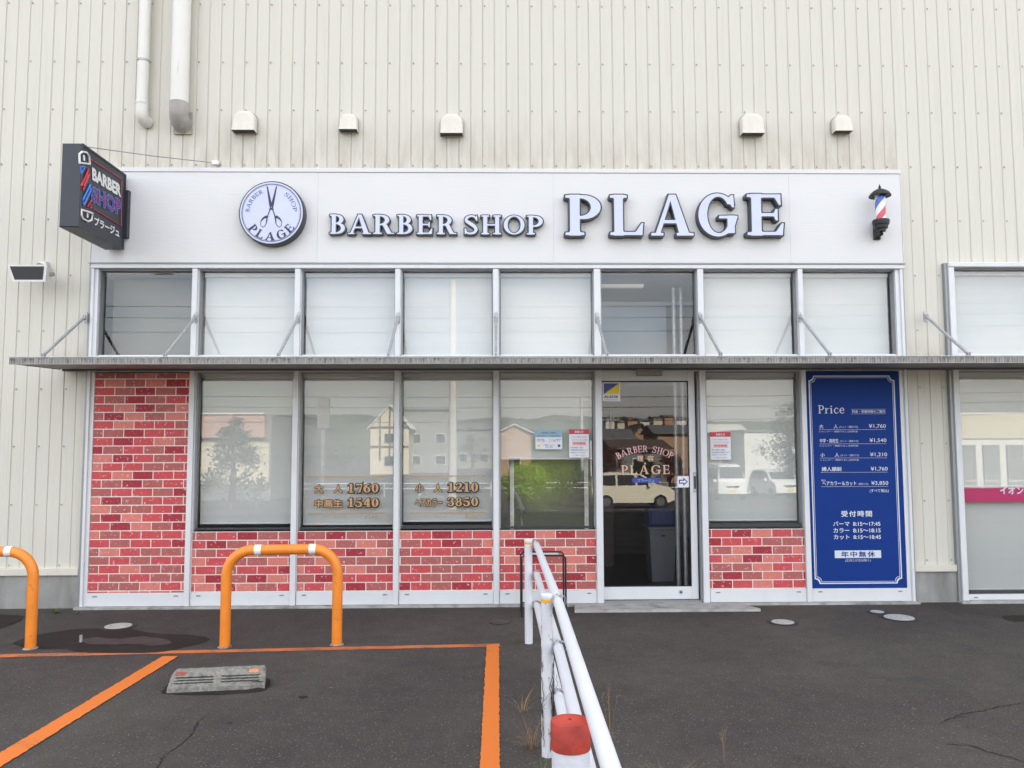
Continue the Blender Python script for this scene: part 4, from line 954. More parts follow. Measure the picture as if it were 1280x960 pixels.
vent(304.3, 136.5, 164, 29, 'large cream vent hood directly above the round scissors sign')
vent(435, 140.5, 163, 23, 'small cream vent hood above the letters BA of the smaller words')
vent(564.3, 140, 168, 29, 'large cream vent hood in the middle, above the smaller words of the sign')
vent(941, 139.5, 168, 29, 'large cream vent hood above the letter E of the big word')
vent(1054, 142, 165, 23, 'small cream vent hood above and left of the barber pole')
pa = P(180, 60, -.06); pz = P(180, 130, -.06).z; r1_ = 14.3/2*.0075
t = thing('drain_pipe', 'slim white vertical pipe on the siding above the projecting sign', 'pipe', (pa.x, -.06, pz-.2))
obj('pipe_run', MB().tube([(pa.x, -.06, pz), (pa.x, -.06, 9.0)], r1_, 18).smooth(), 'pipe', t)
el = MB(); cz = P(180, 157, .0).z+.03
el.tube([(pa.x, -.06, pz+.01), (pa.x, -.06, pz-.09), (pa.x+.004, -.055, pz-.125), (pa.x+.012, -.035, pz-.148), (pa.x+.02, .02, pz-.155)], r1_*1.12, 18); el.tube([(pa.x, -.06, pz+.014), (pa.x, -.06, pz-.004)], r1_*1.2, 18); obj('elbow', el.smooth(), 'pipe', t)
for z in (5.2, 6.6): obj('strap', MB().tube([(pa.x, -.06, z), (pa.x, -.06, z+.02)], r1_*1.12, 18), 'galv', t)
px2 = P(226, 60, -.09); pz2 = P(226, 129, -.09).z; r2_ = 22.5/2*.0075
t = thing('exhaust_duct', 'wide white vertical duct ending in a rusty grey elbow beside the slim pipe', 'duct', (px2.x, -.09, pz2-.3))
obj('duct_run', MB().tube([(px2.x, -.09, pz2), (px2.x, -.09, 9.0)], r2_, 24).smooth(), 'pipe', t)
el = MB(); el.tube([(px2.x, -.09, pz2+.004), (px2.x, -.09, pz2-.08), (px2.x, -.082, pz2-.135), (px2.x, -.05, pz2-.165), (px2.x, .03, pz2-.17)], r2_*1.04, 24); obj('elbow', el.smooth(), 'pipe_grey', t)
obj('wall_flange', MB().box(px2.x-r2_*1.05, px2.x+r2_*1.05, .005, .014, pz2-.265, pz2-.05), 'pipe_grey', t)
# flood light at far left
fc = P(39, 343, -.26); fl = thing('flood_light', 'rectangular white flood light on a short arm at the far left of the siding', 'flood light', (fc.x, .02, fc.z))
bw, bh = .178, .075
pf_ = [(fc.x-bw, -.33, fc.z+bh), (fc.x+bw, -.33, fc.z+bh), (fc.x+bw*.86, -.30, fc.z-bh), (fc.x-bw*.80, -.30, fc.z-bh)]
pb_ = [(fc.x-bw*.8, -.15, fc.z+bh*.9), (fc.x+bw*.8, -.15, fc.z+bh*.9), (fc.x+bw*.7, -.15, fc.z-bh*.6), (fc.x-bw*.7, -.15, fc.z-bh*.6)]
hb = MB().add(pf_+pb_, [(0, 1, 2, 3)[::-1], (4, 5, 6, 7), (0, 4, 5, 1)[::-1], (1, 5, 6, 2)[::-1], (2, 6, 7, 3)[::-1], (3, 7, 4, 0)[::-1]]); obj('housing', hb, 'tape_white', fl)
ce = Vector((fc.x, -.315, fc.z)); gp = [Vector((ce+(Vector(p)-ce)*Vector((.86, 1, .8)).x)) for p in pf_]
gp = [Vector((ce.x+(p[0]-ce.x)*.86, p[1]-.004, ce.z+(p[2]-ce.z)*.78)) for p in pf_]; obj('lens', MB().prism(gp, (0, .003, 0)), 'lamp_glass', fl)
ar = MB(); ar.tube([(fc.x-.03, .02, fc.z+.135), (fc.x-.03, -.10, fc.z+.135), (fc.x-.03, -.20, fc.z+.06)], .014, 8); obj('arm', ar, 'galv', fl)
obj('wall_box', MB().cbox(fc.x-.075, fc.x+.0, -.03, .022, fc.z+.09, fc.z+.175, .006), 'pipe', fl)
obj('adjuster_knob', MB().tube([(fc.x+bw*.75, -.22, fc.z+.01), (fc.x+bw*.75+.05, -.22, fc.z+.01)], .02, 12), 'pipe_grey', fl)

# ------------------------------------------------------------------ printed signs
def fx(px0, px1, py0, py1, Y):
    a = P(px0, py1, Y); b_ = P(px1, py0, Y); return (a.x, b_.x, a.z, b_.z)
# blue price sign
a, b_ = MUL[7][1]+.001, MUL[8][0]-.001; YS = -.004; WP = WALLP(YS)
pr = thing('price_sign', 'tall blue price list sign with white border filling the bay right of the door', 'sign', ((a+b_)/2, YS, Z_BB))
obj('panel', MB().box(a, b_, YS, .06, Z_BB, Z_SOF-.042), 'price_blue', pr)
def notched(x0, x1, z0, z1, r_, wd):
    mb = MB(); out = []
    for (cx, cz, a0) in ((x0, z0, 90), (x1, z0, 180), (x1, z1, 270), (x0, z1, 0)):
        sgn = [(1, 1), (-1, 1), (-1, -1), (1, -1)][[(x0, z0), (x1, z0), (x1, z1), (x0, z1)].index((cx, cz))]
        for k in range(7):
            t_ = k/6*math.pi/2
            c, s = (math.sin(t_), math.cos(t_)) if sgn in ((1, 1), (-1, -1)) else (math.cos(t_), math.sin(t_))
            out.append((cx+sgn[0]*r_*c, cz+sgn[1]*r_*s))
    cxm, czm = (x0+x1)/2, (z0+z1)/2; n = len(out)
    for p in out:
        mb.v.append(WP(*p, .0025)); mb.v.append(WP(p[0]+(wd if p[0] < cxm else -wd), p[1]+(wd if p[1] < czm else -wd), .0025))
    mb.f = [(2*i, 2*((i+1) % n), 2*((i+1) % n)+1, 2*i+1) for i in range(n)]; return mb
bx0, bx1 = a+.022, b_-.075; bz0, bz1 = ZZ(729.5, 1075), ZZ(469.5, 1065)
bx0, bx1 = P(1011, 500).x, P(1118.5, 500).x
obj('border', notched(bx0, bx1, bz0, bz1, .045, .011), 'text_white', pr); obj('border', notched(bx0+.019, bx1-.019, bz0+.019, bz1-.019, .045, .004), 'text_white', pr)
def ptxt(s, px0, px1, py0, py1, off=.012, m='text_white', sp=1.0, name='lettering', par=pr):
    return label_text(name, s, WP, fx(px0, px1, py0, py1, YS), m, par, off=off, d=.003, space=sp)
f = fx(1022.8, 1055.3, 506.5, 516.8, YS); mb = MB(); adv = [gl_geo(c, .13)[1] for c in 'Price']; serif_word(mb, 'Price', .13, WP, f[0], f[1], f[2], f[3]-f[2], d=.003, gap=.06); obj('lettering', mb, 'text_white', pr)
ptxt('料金・営業時間のご案内', 1065, 1106, 512.6, 516.2, .02)
lines = MB()
def pline(px0, px1, py, t=.0035):
    q = fx(px0, px1, py, py, YS); rect(lines, WP, q[0], q[1], q[2]-t/2, q[2]+t/2, .0025)
pline(1063.8, 1107, 511.6, .002); pline(1063.8, 1107, 517.4, .002)
for i, (py, price, nm) in enumerate([(535.2, '¥1,760', '大        人'), (553.0, '¥1,540', '中学・高校生'), (570.7, '¥1,210', '小        人'), (588.6, '¥1,760', '婦人顔剃'), (606.4, '¥3,850', 'ヘアカラー＆カット')]):
    dx = i*.75
    ptxt(price, 1086+dx, 1107+dx, py-5.2, py+.4, .008)
    if i < 3: ptxt(nm, 1024+dx, 1047+dx, py-4.6, py+.4, .02); ptxt('(カット・顔剃り付)', 1049+dx, 1072+dx, py-3.0, py+.2, .0)
    elif i == 3: ptxt(nm, 1025+dx, 1049+dx, py-5, py+.4, .03)
    else: ptxt(nm, 1025+dx, 1067+dx, py-4.8, py+.4, .02); ptxt('(顔剃り付)', 1070+dx, 1082+dx, py-2.8, py+.2, .0)
    pline(1023.5+dx, 1107+dx, py+1.9, .0022)
    if i < 3: ptxt('シャンプー・顔剃りなしは別料金', 1023.5+dx, 1072+dx, py+3.0, py+5.4, .0)
ptxt('税込', 1026.5, 1032, 599.3, 601.8, .0)
ptxt('(すべて税込)', 1087, 1110.5, 611.2, 616.0, .012)
ptxt('受付時間', 1051.5, 1089.5, 638.4, 645.8, .03, sp=1.25)
for i, s in enumerate(['パーマ  8:15～17:45', 'カラー  8:15～18:15', 'カット  8:15～18:45']): ptxt(s, 1041.5+i*.4, 1100+i*.4, 651.6+i*8.3, 657.6+i*8.3, .022)
q = fx(1043.5, 1101, 687.8, 697.6, YS); bxm = MB(); rect(bxm, WP, q[0], q[1], q[2], q[3], .0025); obj('white_box', bxm, 'text_white', pr)
label_text('lettering', '年中無休', WP, fx(1051.5, 1093.5, 689, 696.4, YS), 'price_blue', pr, off=.03, d=.0042, space=1.25)
ptxt('(正月三が日は除く)', 1056.5, 1088, 698.6, 702.6, .0)
obj('rules', lines, 'text_white', pr)

# gold prices on the two windows
YG = GY_-.003; GP = WALLP(YG)
def gold_sign(k, label, rows, lx, ltop, lbot, foot):
    t = thing('window_lettering', label, 'lettering', (P(lx[0], 620, YG).x, YG, P(lx[0], 640, YG).z))
    for py in (ltop, lbot):
        q = fx(lx[0], lx[1], py, py, YG); mb = MB(); rect(mb, GP, q[0], q[1], q[2]-.004, q[2]+.004, .0005, .0006); obj('gold_rule', mb, 'gold_line', t)
    for jp, jx0, jx1, dg, dx0, dx1, y0, y1 in rows:
        q = fx(jx0, jx1, y0+1.3, y1, YG); label_text('lettering', jp, GP, q, 'gold', t, off=.03, d=.003, outline=('text_black', .10))
        q = fx(dx0, dx1, y0, y1, YG); h = q[3]-q[2]
        mb = MB(); serif_word(mb, dg, .24, GP, q[0], q[1], q[2], h, off=.115, d=.002, gap=.12); obj('digits_outline', mb, 'text_black', t)
        mb = MB(); serif_word(mb, dg, .24, GP, q[0]-.002, q[1]-.003, q[2]+.003, h, off=.0, d=.004, gap=.12); obj('digits', mb, 'gold', t)
    label_text('small_print', foot[0], GP, fx(*foot[1], 644.6, 647.8, YG), 'gold_line', t, d=.001); label_text('small_print', foot[2], GP, fx(*foot[3], 644.2, 648, YG), 'gold_line', t, d=.001, off=.02)
gold_sign(2, 'gold and black numerals 1760 and 1540 on the left of the two lettered windows', [('大    人', 393.5, 428, '1760', 435.2, 473.6, 604.8, 616), ('中高生', 393.5, 428, '1540', 435.2, 473.6, 623, 634)], (385, 481), 596.2, 641.8, ('シャンプー・顔剃り込', (392, 434), '税込価格', (456, 472)))
gold_sign(3, 'gold and black numerals 1210 and 3850 on the right of the two lettered windows', [('小    人', 519.5, 552.5, '1210', 560, 598, 603.6, 615), ('ヘアカラー', 519, 553, '3850', 559.5, 598, 622, 633)], (512.5, 607), 595.3, 641.3, ('シャンプー・ブロー込', (517, 558), '税込価格', (581, 597)))
# door lettering
YD = yd+.016; DP = WALLP(YD)
dl = thing('door_lettering', 'salmon serif shop name with arched line above it on the glass door', 'lettering', (P(806, 590, YD).x, YD, P(806, 600, YD).z))
c = P(807, 632, YD); k7 = .0077; rad = 66*k7
def dbend(u, v):
    a = R(90+(30-60*u)); return c.x+math.cos(a)*(rad+v), c.z+math.sin(a)*(rad+v)
mb = MB(); serif_word(mb, 'BARBER SHOP', .13, DP, 0, 1, 0, 8.0*k7, d=.001, bend=dbend); obj('lettering', mb, 'poster_pink', dl)
label_text('lettering', '理  容', DP, fx(796.5, 817, 569.3, 576.8, YD), 'salmon', dl, off=.02, d=.001)
q = fx(776.5, 837, 581.4, 592.8, YD); mb = MB(); serif_word(mb, 'PLAGE', .17, DP, q[0], q[1], q[2], q[3]-q[2], d=.001, gap=.22); obj('lettering', mb, 'salmon', dl)
q = fx(805.2, 807.4, 578.3, 580.6, YD); mb = MB(); rect(mb, DP, *q, .001); obj('accent_mark', mb, 'salmon', dl)
q = fx(790.5, 824.5, 597.3, 603.4, YD); mb = MB(); rect(mb, DP, *q, .001); obj('blue_strip', mb, 'strip_blue', dl)
label_text('lettering', 'プラージュ', DP, fx(797, 818, 598.4, 602.4, YD), 'poster_blue', dl, d=.0022, off=.01)
# stickers
q = fx(753.2, 775.2, 477.6, 501.6, YD); st_ = thing('door_sticker', 'square white security sticker with blue and yellow triangles, top left of the door glass', 'sticker', (q[0], YD, q[2]))
mb = MB(); rect(mb, DP, *q, .0015); obj('backing', mb, 'poster_white', st_)
u0, u1, v0, v1 = fx(754.8, 773.8, 479.2, 492.6, YD); 
flat_ = lambda pts, m, d=.003, par=st_, name='triangle', pl=DP: obj(name, flat(MB(), pts, pl, d), m, par)
flat_([(u0, v0), (u1, v1), (u0, v1)], 'alsok_blue'); flat_([(u0, v0), (u1, v0), (u1, v1)], 'yellow')
label_text('lettering', 'ALSOK', DP, fx(755, 773.5, 494.4, 497.8, YD), 'text_black', st_, off=.03, d=.003)
label_text('lettering', '綜合警備保障', DP, fx(756.5, 772, 498.9, 500.6, YD), 'poster_ink', st_, d=.003)
q = fx(846.8, 861.0, 595.2, 609, YD); st2 = thing('door_sticker', 'small white sticker with a dark blue arrow beside the door handle', 'sticker', (q[0], YD, q[2]))
mb = MB(); rect(mb, DP, *q, .0045); obj('backing', mb, 'poster_white', st2)
u0, u1, v0, v1 = q; W_, H_ = u1-u0, v1-v0; T_ = lambda x, y: (u0+W_*x, v0+H_*y)
obj('arrow', flat(MB(), [T_(.12, .32), T_(.5, .32), T_(.5, .12), T_(.90, .5), T_(.5, .88), T_(.5, .68), T_(.12, .68)], DP, .006), 'alsok_blue', st2)
obj('arrow_inset', flat(MB(), [T_(.22, .42), T_(.58, .42), T_(.58, .32), T_(.78, .5), T_(.58, .68), T_(.58, .58), T_(.22, .58)], DP, .0072), 'poster_white', st2)
# notices
YN = GY_-.002; NP = WALLP(YN)
def notice(px0, px1, py0, py1, label, kind):
    q = fx(px0, px1, py0, py1, YN); t = thing('window_notice', label, 'notice', (q[0], YN, q[2])); u0, u1, v0, v1 = q; W_, H_ = u1-u0, v1-v0
    mb = MB(); rect(mb, NP, *q, .002); obj('sheet', mb, 'poster_white' if kind == 'red' else 'poster_blue', t)
    if kind == 'red':
        mb = MB(); rect(mb, NP, u0, u1, v1-H_*.17, v1, .0032); obj('red_header', mb, 'poster_red', t)
        label_text('lettering', 'お知らせ', NP, (u0+W_*.28, u0+W_*.72, v1-H_*.135, v1-H_*.04), 'poster_white', t, off=.02, d=.0042)
        for i, (y, s, m, x0, x1) in enumerate([(.70, 'いつもご利用いただき', 'poster_ink', .1, .85), (.60, 'ありがとうございます', 'poster_ink', .15, .9), (.46, '年中無休', 'poster_red', .2, .8), (.33, '受付時間のご案内', 'poster_ink', .08, .7), (.24, '営業時間は変更になる', 'poster_ink', .08, .92), (.15, '場合がございます', 'poster_ink', .08, .8), (.05, 'ご了承ください', 'poster_ink', .15, .85)]):
            hh = .085 if m == 'poster_red' else .05
            label_text('lettering', s, NP, (u0+W_*x0, u0+W_*x1, v0+H_*y, v0+H_*(y+hh)), m, t, d=.0035, off=.01)
        mb = MB(); rect(mb, NP, u0+W_*.15, u0+W_*.85, v0+H_*.435, v0+H_*.56, .0028); obj('pink_patch', mb, 'poster_pink', t)
    else:
        mb = MB(); rect(mb, NP, u0+W_*.02, u0+W_*.98, v0+H_*.03, v0+H_*.62, .0028); obj('pale_field', mb, 'poster_white', t)
        label_text('lettering', 'お客様へお願い', NP, (u0+W_*.2, u0+W_*.8, v0+H_*.80, v0+H_*.90), 'poster_ink', t, d=.0035, off=.02)
        for y, x0, x1, s in [(.66, .08, .42, '体調不良の方'), (.66, .55, .9, '手指の消毒'), (.48, .06, .34, '発熱'), (.48, .5, .94, 'マスク着用'), (.40, .06, .36, 'せき'), (.40, .5, .9, 'ご協力'), (.20, .3, .72, 'ご理解ください'), (.10, .36, .66, '店長')]:
            label_text('lettering', s, NP, (u0+W_*x0, u0+W_*x1, v0+H_*y, v0+H_*(y+.065)), 'poster_ink', t, d=.004, off=.01)
        for x_, m in ((.13, 'yellow'), (.87, 'alsok_blue')):
            mb = MB(); mb.v = [NP(u0+W_*x_+math.cos(i*math.pi/6)*W_*.05, v0+H_*.19+math.sin(i*math.pi/6)*W_*.05, .0045) for i in range(12)]; mb.f = [tuple(range(12))]; obj('emblem_dot', mb, m, t)
notice(668.8, 703, 537.2, 562, 'pale blue landscape notice inside the half-blinded window left of the door', 'blue')
notice(711.6, 736.2, 536.6, 572, 'white portrait notice with red header just left of the door', 'red')
notice(888.2, 913, 540, 574.6, 'white portrait notice with red header just right of the door', 'red')
# magenta window band
q = fx(1202.5, 1290, 609.8, 627.8, YG); mb_t = thing('window_band', 'magenta band with white Japanese lettering on the neighbouring shop window', 'window band', (q[0], YG, q[2]))
mb = MB(); rect(mb, GP, RX[0]+.062, RX[1]-.012, q[2], q[3], .001); obj('band', mb, 'magenta', mb_t)
label_text('lettering', 'イオンのほけん相談', GP, (fx(1220, 1290, 0, 1, YG)[0], fx(1220, 1220, 0, 1, YG)[0]+92*.0077, fx(0, 1, 613.2, 623.6, YG)[2], fx(0, 1, 613.2, 623.6, YG)[3]), 'text_white', mb_t, off=.03, d=.003)

# ------------------------------------------------------------------ things inside the door
bp0 = P(826, 718, 1.3); bi = thing('waste_bin', 'tall grey plastic bin with a dark blue lid standing inside the door', 'bin', (bp0.x, 1.3, .012))
x, y = bp0.x, 1.3; m = MB(); hw, hh2 = .145, .60
m.add([(x-hw*.82, y-.12, .012), (x+hw*.82, y-.12, .012), (x+hw*.82, y+.14, .012), (x-hw*.82, y+.14, .012), (x-hw, y-.16, .57), (x+hw, y-.16, .57), (x+hw, y+.18, .57), (x-hw, y+.18, .57)], [(0, 3, 2, 1), (0, 1, 5, 4), (1, 2, 6, 5), (2, 3, 7, 6), (3, 0, 4, 7), (4, 5, 6, 7)])
obj('bin_body', m, 'bin_grey', bi); obj('rim', MB().cbox(x-hw-.015, x+hw+.015, y-.175, y+.195, .57, .60, .006), 'bin_grey', bi)
obj('lid', MB().cbox(x-hw, x+hw, y-.15, y+.17, .601, .80, .03), 'bin_blue', bi); obj('grip', MB().box(x-.02, x+.02, y-.168, y-.158, .50, .515), 'gasket', bi)

# ------------------------------------------------------------------ orange hoop guards
def hoop(x0, x1, y0, y1, ht, label, m_tape=(.28, .77)):
    rad = .0385; t = thing('hoop_guard', label, 'hoop guard', (x0, y0, 0), 'orange hoop guards at the head of the parking bays')
    a = Vector((x0, y0, 0)); b_ = Vector((x1, y1, 0)); d = (b_-a).normalized(); rb = .19; zt = ht-rad; pts = [a-Vector((0, 0, .05)), a+Vector((0, 0, (zt-rb)*.5))]
    for k in range(9): th = k/8*math.pi/2; pts.append(a+d*(rb-rb*math.cos(th))+Vector((0, 0, zt-rb+rb*math.sin(th))))
    for k in range(9): th = k/8*math.pi/2; pts.append(b_-d*(rb-rb*math.sin(th))+Vector((0, 0, zt-rb+rb*math.cos(th))))
    pts += [b_+Vector((0, 0, (zt-rb)*.5)), b_-Vector((0, 0, .05))]
    obj('bent_pipe', MB().tube(pts, rad, 24).smooth(), 'orange_paint', t)
    L_ = (b_-a).length
    for u in m_tape:
        c = a+d*(L_*u)+Vector((0, 0, zt)); obj('white_tape', MB().tube([c-d*.025, c+d*.025], rad+.0015, 24).smooth(), 'tape_white', t)
    for p in (a, b_):
        obj('base_collar', MB().lathe(p, [(rad+.014, .002), (rad+.010, .007), (rad+.001, .010)], 20), 'galv_dirty', t)
g0, g1 = PG(281, 809), PG(421, 806)
hoop(g0.x, g1.x, g0.y, g1.y, .752, 'orange hoop guard standing whole in front of the low brick panels')
g2 = PG(38, 811); hoop(g2.x-(g1.x-g0.x), g2.x, g2.y, g2.y-.0, .752, 'orange hoop guard cut off by the left edge of the view', (.30, .775))

# ------------------------------------------------------------------ white pipe guard rail
gr = thing('guard_rail', 'white three-rail pipe guard rail running from the shop front towards the viewer', 'guard rail', (.24, -4, 0))
RXX = .245; HP = .80
pdep = [PG(661, 804).y, PG(685, 945).y]
posts = [pdep[0], pdep[1], pdep[1]-(pdep[0]-pdep[1])]
for i, y in enumerate(posts):
    x = [PG(661, 804).x, PG(684.5, 945).x, RXX+.02][i]; r0 = [.0305, .0285, .030][i]; zt = [P(661, 673.5, y).z, P(684.5, 742, y).z, .70][i]
    o = obj('post', MB().tube([(x, y, -.05), (x, y, zt-.004)], r0, 20).smooth(), 'white_worn' if i == 1 else 'white_paint', gr)
    obj('post_cap', MB().lathe((x, y, zt-.018), [(r0+.002, 0), (r0+.002, .014), (r0*.7, .020)], 20).smooth(), 'white_paint', o)
    obj('yellow_band', MB().lathe((x, y, zt-.040), [(r0+.0012, 0), (r0+.0012, .016)], 20, False).smooth(), 'tape_yellow', o)
    for z in (.735, .515, .285): 
        b = MB(); b.cbox(x+.012, x+.075, y-.018, y+.018, z-.022, z-.016, .002); b.box(x+.024, x+.03, y-.018, y+.018, z-.03, z+.03)
        b.tube([(x+.07, y-.022, z), (x+.07, y+.022, z)], .0272, 16, False); b.tube([(x+.05, y-.01, z+.03), (x+.05, y-.01, z+.036)], .006, 6); obj('clamp', b, 'galv', o)
px0 = PG(661, 804).x+.062
for z in (.735, .515, .285):
    yy = -CAM_D+1.89; xe = P(765, 960, yy).x; ys0 = posts[0]+.06; f_ = lambda y_: px0+(xe-px0)*(ys0-y_)/(ys0-yy)
    obj('rail', MB().tube([(px0, ys0, z), (f_(posts[1])+.016, posts[1], z), (f_(posts[2]-.9), posts[2]-.9, z)], .0245, 20).smooth(), 'white_paint', gr)
# vine stems on the middle post
vn = thing('bare_vine', 'thin bare vine stems creeping up the middle post of the white guard rail', 'vine', (PG(684.5, 945).x, posts[1], 0))
rr = random.Random(3)
for j in range(9):
    x, y, r0 = PG(684.5, 945).x, posts[1], .031; th = rr.uniform(-2.8, -.2); z = rr.uniform(0, .1); pts = []; ze = rr.uniform(.25, .62)
    while z < ze: pts.append((x+math.cos(th)*(r0+.003), y+math.sin(th)*(r0+.003), z)); th += rr.uniform(-.28, .30); z += rr.uniform(.015, .035)
    obj('stem', MB().tube(pts, .0016, 5), 'vine', vn)
    k = rr.randrange(2, len(pts)-2); p = Vector(pts[k]); q2 = [p]
    for s in range(4): q2.append(q2[-1]+Vector((rr.uniform(-.02, .025), rr.uniform(-.02, -.002), rr.uniform(.0, .03))))
    obj('stem', MB().tube(q2, .001, 4), 'vine', vn)
# red-topped bollard
bo = P(713, 905, -CAM_D+2.42); bl_ = thing('bollard', 'white weathered bollard with a bright red cap closest to the viewer', 'bollard', (bo.x, -CAM_D+2.42, 0))
y = -CAM_D+2.42; r0 = .058; zt = P(713, 900, y).z
pb = MB(); pb.tube([(bo.x, y, -.05), (bo.x, y, zt-.075)], r0-.0025, 36); obj('post', pb.smooth(), 'white_worn', bl_)
cpm = MB(); cpm.lathe((bo.x, y, zt), [(r0, -.080), (r0+.0005, -.070), (r0+.0005, -.003), (r0-.002, .0), (.004, .001), (.003, -.003)], 40); obj('red_cap', cpm.smooth(), 'red_cap', bl_)
obj('cap_hole', MB().lathe((bo.x-.002, y+.004, zt+.0012), [(.005, 0), (.004, .001)], 12), 'gasket', bl_)

# ------------------------------------------------------------------ black wire rack
rk = PG(652, 762); YK = -.52; x0, x1 = P(652, 700, YK).x, P(707, 700, YK).x; zk = P(680, 694.5, YK).z; YB = YK+.24
rack = thing('wire_rack', 'small black tubular rack standing against the brick panel left of the door', 'rack', ((x0+x1)/2, YK, 0))
for y in (YK, YB):
    obj('frame_hoop', MB().tube([(x0, y, 0.0), (x0, y, zk-.02), (x0+.02, y, zk), (x1-.02, y, zk), (x1, y, zk-.02), (x1, y, 0.0)], .0085, 8).smooth(), 'black_metal', rack)
for x in (x0, x1): 
    for z in (zk-.03, .08): obj('side_bar', MB().tube([(x, YK, z), (x, YB, z)], .006, 8), 'black_metal', rack)
for z in (.08,): 
    for y in (YK, YB): obj('cross_bar', MB().tube([(x0, y, z), (x1, y, z)], .006, 8), 'black_metal', rack)
obj('top_plate', MB().box(x0+.03, x1-.05, YK+.03, YB-.01, zk-.012, zk-.006), 'tape_white', rack)

# ------------------------------------------------------------------ wheel stop
A, B, D_ = PG(208, 867), PG(316, 862), PG(331, 851)
ux = (B-A).normalized(); uy = Vector((-ux.y, ux.x, 0)); Lw = .575; wd = .165; hw_ = .105
ws = thing('wheel_stop', 'weathered grey concrete wheel stop with two orange reflectors lying on the asphalt', 'wheel stop', A)
def WS(u, v, z): return A+ux*u+uy*v+Vector((0, 0, z))
rr = random.Random(11); mb = MB(); NU, sec = 36, [(0, .0), (.004, .026), (.014, .040), (.020, .045), (.033, .033), (.041, .041), (.028, .053), (.033, .058), (.046, .046), (.054, .054), (.041, .066), (.046, .071), (.059, .059), (.067, .067), (.054, .079), (.062, .087), (.080, .100), (.095, .106), (.150, .106), (.162, .095), (.168, .0)]
flatsec = {4: (.023, .048), 5: (.025, .050), 8: (.036, .061), 9: (.038, .063), 12: (.049, .074), 13: (.051, .076)}
for i in range(NU+1):
    u = Lw*i/NU; e = min(u, Lw-u); gro = .035 < u < Lw*.47 or Lw*.53 < u < Lw-.035; ez = min(1, .86+e*9)
    chip = max(0, 1-abs(u-Lw*.93)/.05)*.03
    for j, (v, z) in enumerate(sec):
        if j in flatsec and not gro: v, z = flatsec[j][0], flatsec[j][1]
        jx = rr.uniform(-.0015, .0015); vv = v+(.03*(1-min(1, e/.03)) if False else 0)
        if j <= 2: vv += chip; 
        mb.v.append(WS(u-(1 if u > Lw/2 else -1)*v*.10*(1-min(1, e/.03)), vv+jx, max(0, z*ez+(rr.uniform(-.0015, .0015) if z > 0 else 0))))
k = len(sec)
for i in range(NU):
    for j in range(k-1): a = i*k+j; mb.f.append((a, a+k, a+k+1, a+1))
mb.f.append(tuple(range(k))[::1]); mb.f.append(tuple(NU*k+j for j in range(k))[::-1])
obj('block', mb, 'stop_concrete', ws)
for u0, m in ((.035, 'reflector_red'), (Lw-.105, 'reflector')):
    q4 = [WS(u0, .064, .087), WS(u0+.06, .064, .087), WS(u0+.06, .081, .1005), WS(u0, .081, .1005)]; nrm = (q4[1]-q4[0]).cross(q4[3]-q4[0]).normalized()
    obj('reflector', MB().prism([p-nrm*.002 for p in q4], nrm*.006), m, ws)

# ------------------------------------------------------------------ paint lines and marks on the asphalt
def sheet(name, pts, m, z=.004, kind='structure', parent=None):
    mb = MB(); mb.v = [Vector((p.x, p.y, z)) for p in pts]; mb.f = [tuple(range(len(pts)))]
    nz = (mb.v[1]-mb.v[0]).cross(mb.v[2]-mb.v[0]).z
    a2 = sum(mb.v[i].x*mb.v[(i+1) % len(pts)].y-mb.v[(i+1) % len(pts)].x*mb.v[i].y for i in range(len(pts)))
    if a2 < 0: mb.f = [mb.f[0][::-1]]
    return struct(name, mb, m)
def ln(px_pts_a, px_pts_b): return [PG(*p) for p in px_pts_a]+[PG(*p) for p in px_pts_b[::-1]]
def wob(pa, pb, wd, n=40, am=.003, seed=1, ext0=0, ext1=0):
    """slightly uneven painted stripe from world point pa to pb"""
    rr = random.Random(seed); d = (pb-pa); L_ = d.length; d.normalize(); s = Vector((-d.y, d.x, 0)); l_, r_ = [], []
    for i in range(n+1): p = pa+d*(L_*i/n); l_.append(p+s*(wd/2+rr.uniform(-am, am))); r_.append(p-s*(wd/2+rr.uniform(-am, am)))
    return l_+r_[::-1]
pa_, pb_ = PG(-60, 821.5), PG(625, 806.5)
sheet('painted_line', wob(pa_+(pa_-pb_)*.5, pb_, .085, 160, .005, 2), 'line_worn', .0025)
sheet('painted_line', wob(PG(616, 806), Vector((PG(612, 960).x, PG(612, 960).y-1.2, 0)), .092, 130, .0035, 3), 'line_orange', .0055)
p0 = PG(213, 821); p1 = PG(8, 946); p1 = p1+(p1-p0)*.8
sheet('painted_line', wob(p0, p1, .112, 150, .0035, 4), 'line_orange', .0055)
def blob(pts, n=4, am=.012, seed=5):
    rr = random.Random(seed); out = []
    m = len(pts)
    for i in range(m):
        p0_, p1_, p2_, p3_ = pts[i-1], pts[i], pts[(i+1) % m], pts[(i+2) % m]
        for k in range(n):
            t_ = k/n; out.append(.5*(2*p1_+(p2_-p0_)*t_+(2*p0_-5*p1_+4*p2_-p3_)*t_*t_+(3*p1_-p0_-3*p2_+p3_)*t_**3)+Vector((rr.uniform(-am, am), rr.uniform(-am, am), 0)))
    return out
st_pts = [(17, 803.5), (50, 793), (95, 787), (130, 785.5), (160, 785), (185, 791), (240, 794), (262, 800), (225, 811), (195, 816), (130, 817), (100, 815.5), (82, 811), (50, 811.5), (27, 808)]
sheet('damp_patch', blob([PG(*p) for p in st_pts], 4, .006), 'damp', .003)
sheet('puddle_stain', blob([PG(*p) for p in [(100, 801), (120, 797.5), (150, 799.5), (178, 796.5), (206, 800), (214, 804.5), (196, 808), (170, 806), (140, 806.5), (112, 805.5)]], 5, .008, 8), 'puddle', .0055)
sheet('damp_patch', blob([PG(*p) for p in [(-20, 770), (22, 769.5), (30, 773), (12, 782), (-20, 790)]], 4, .006), 'damp', .003)
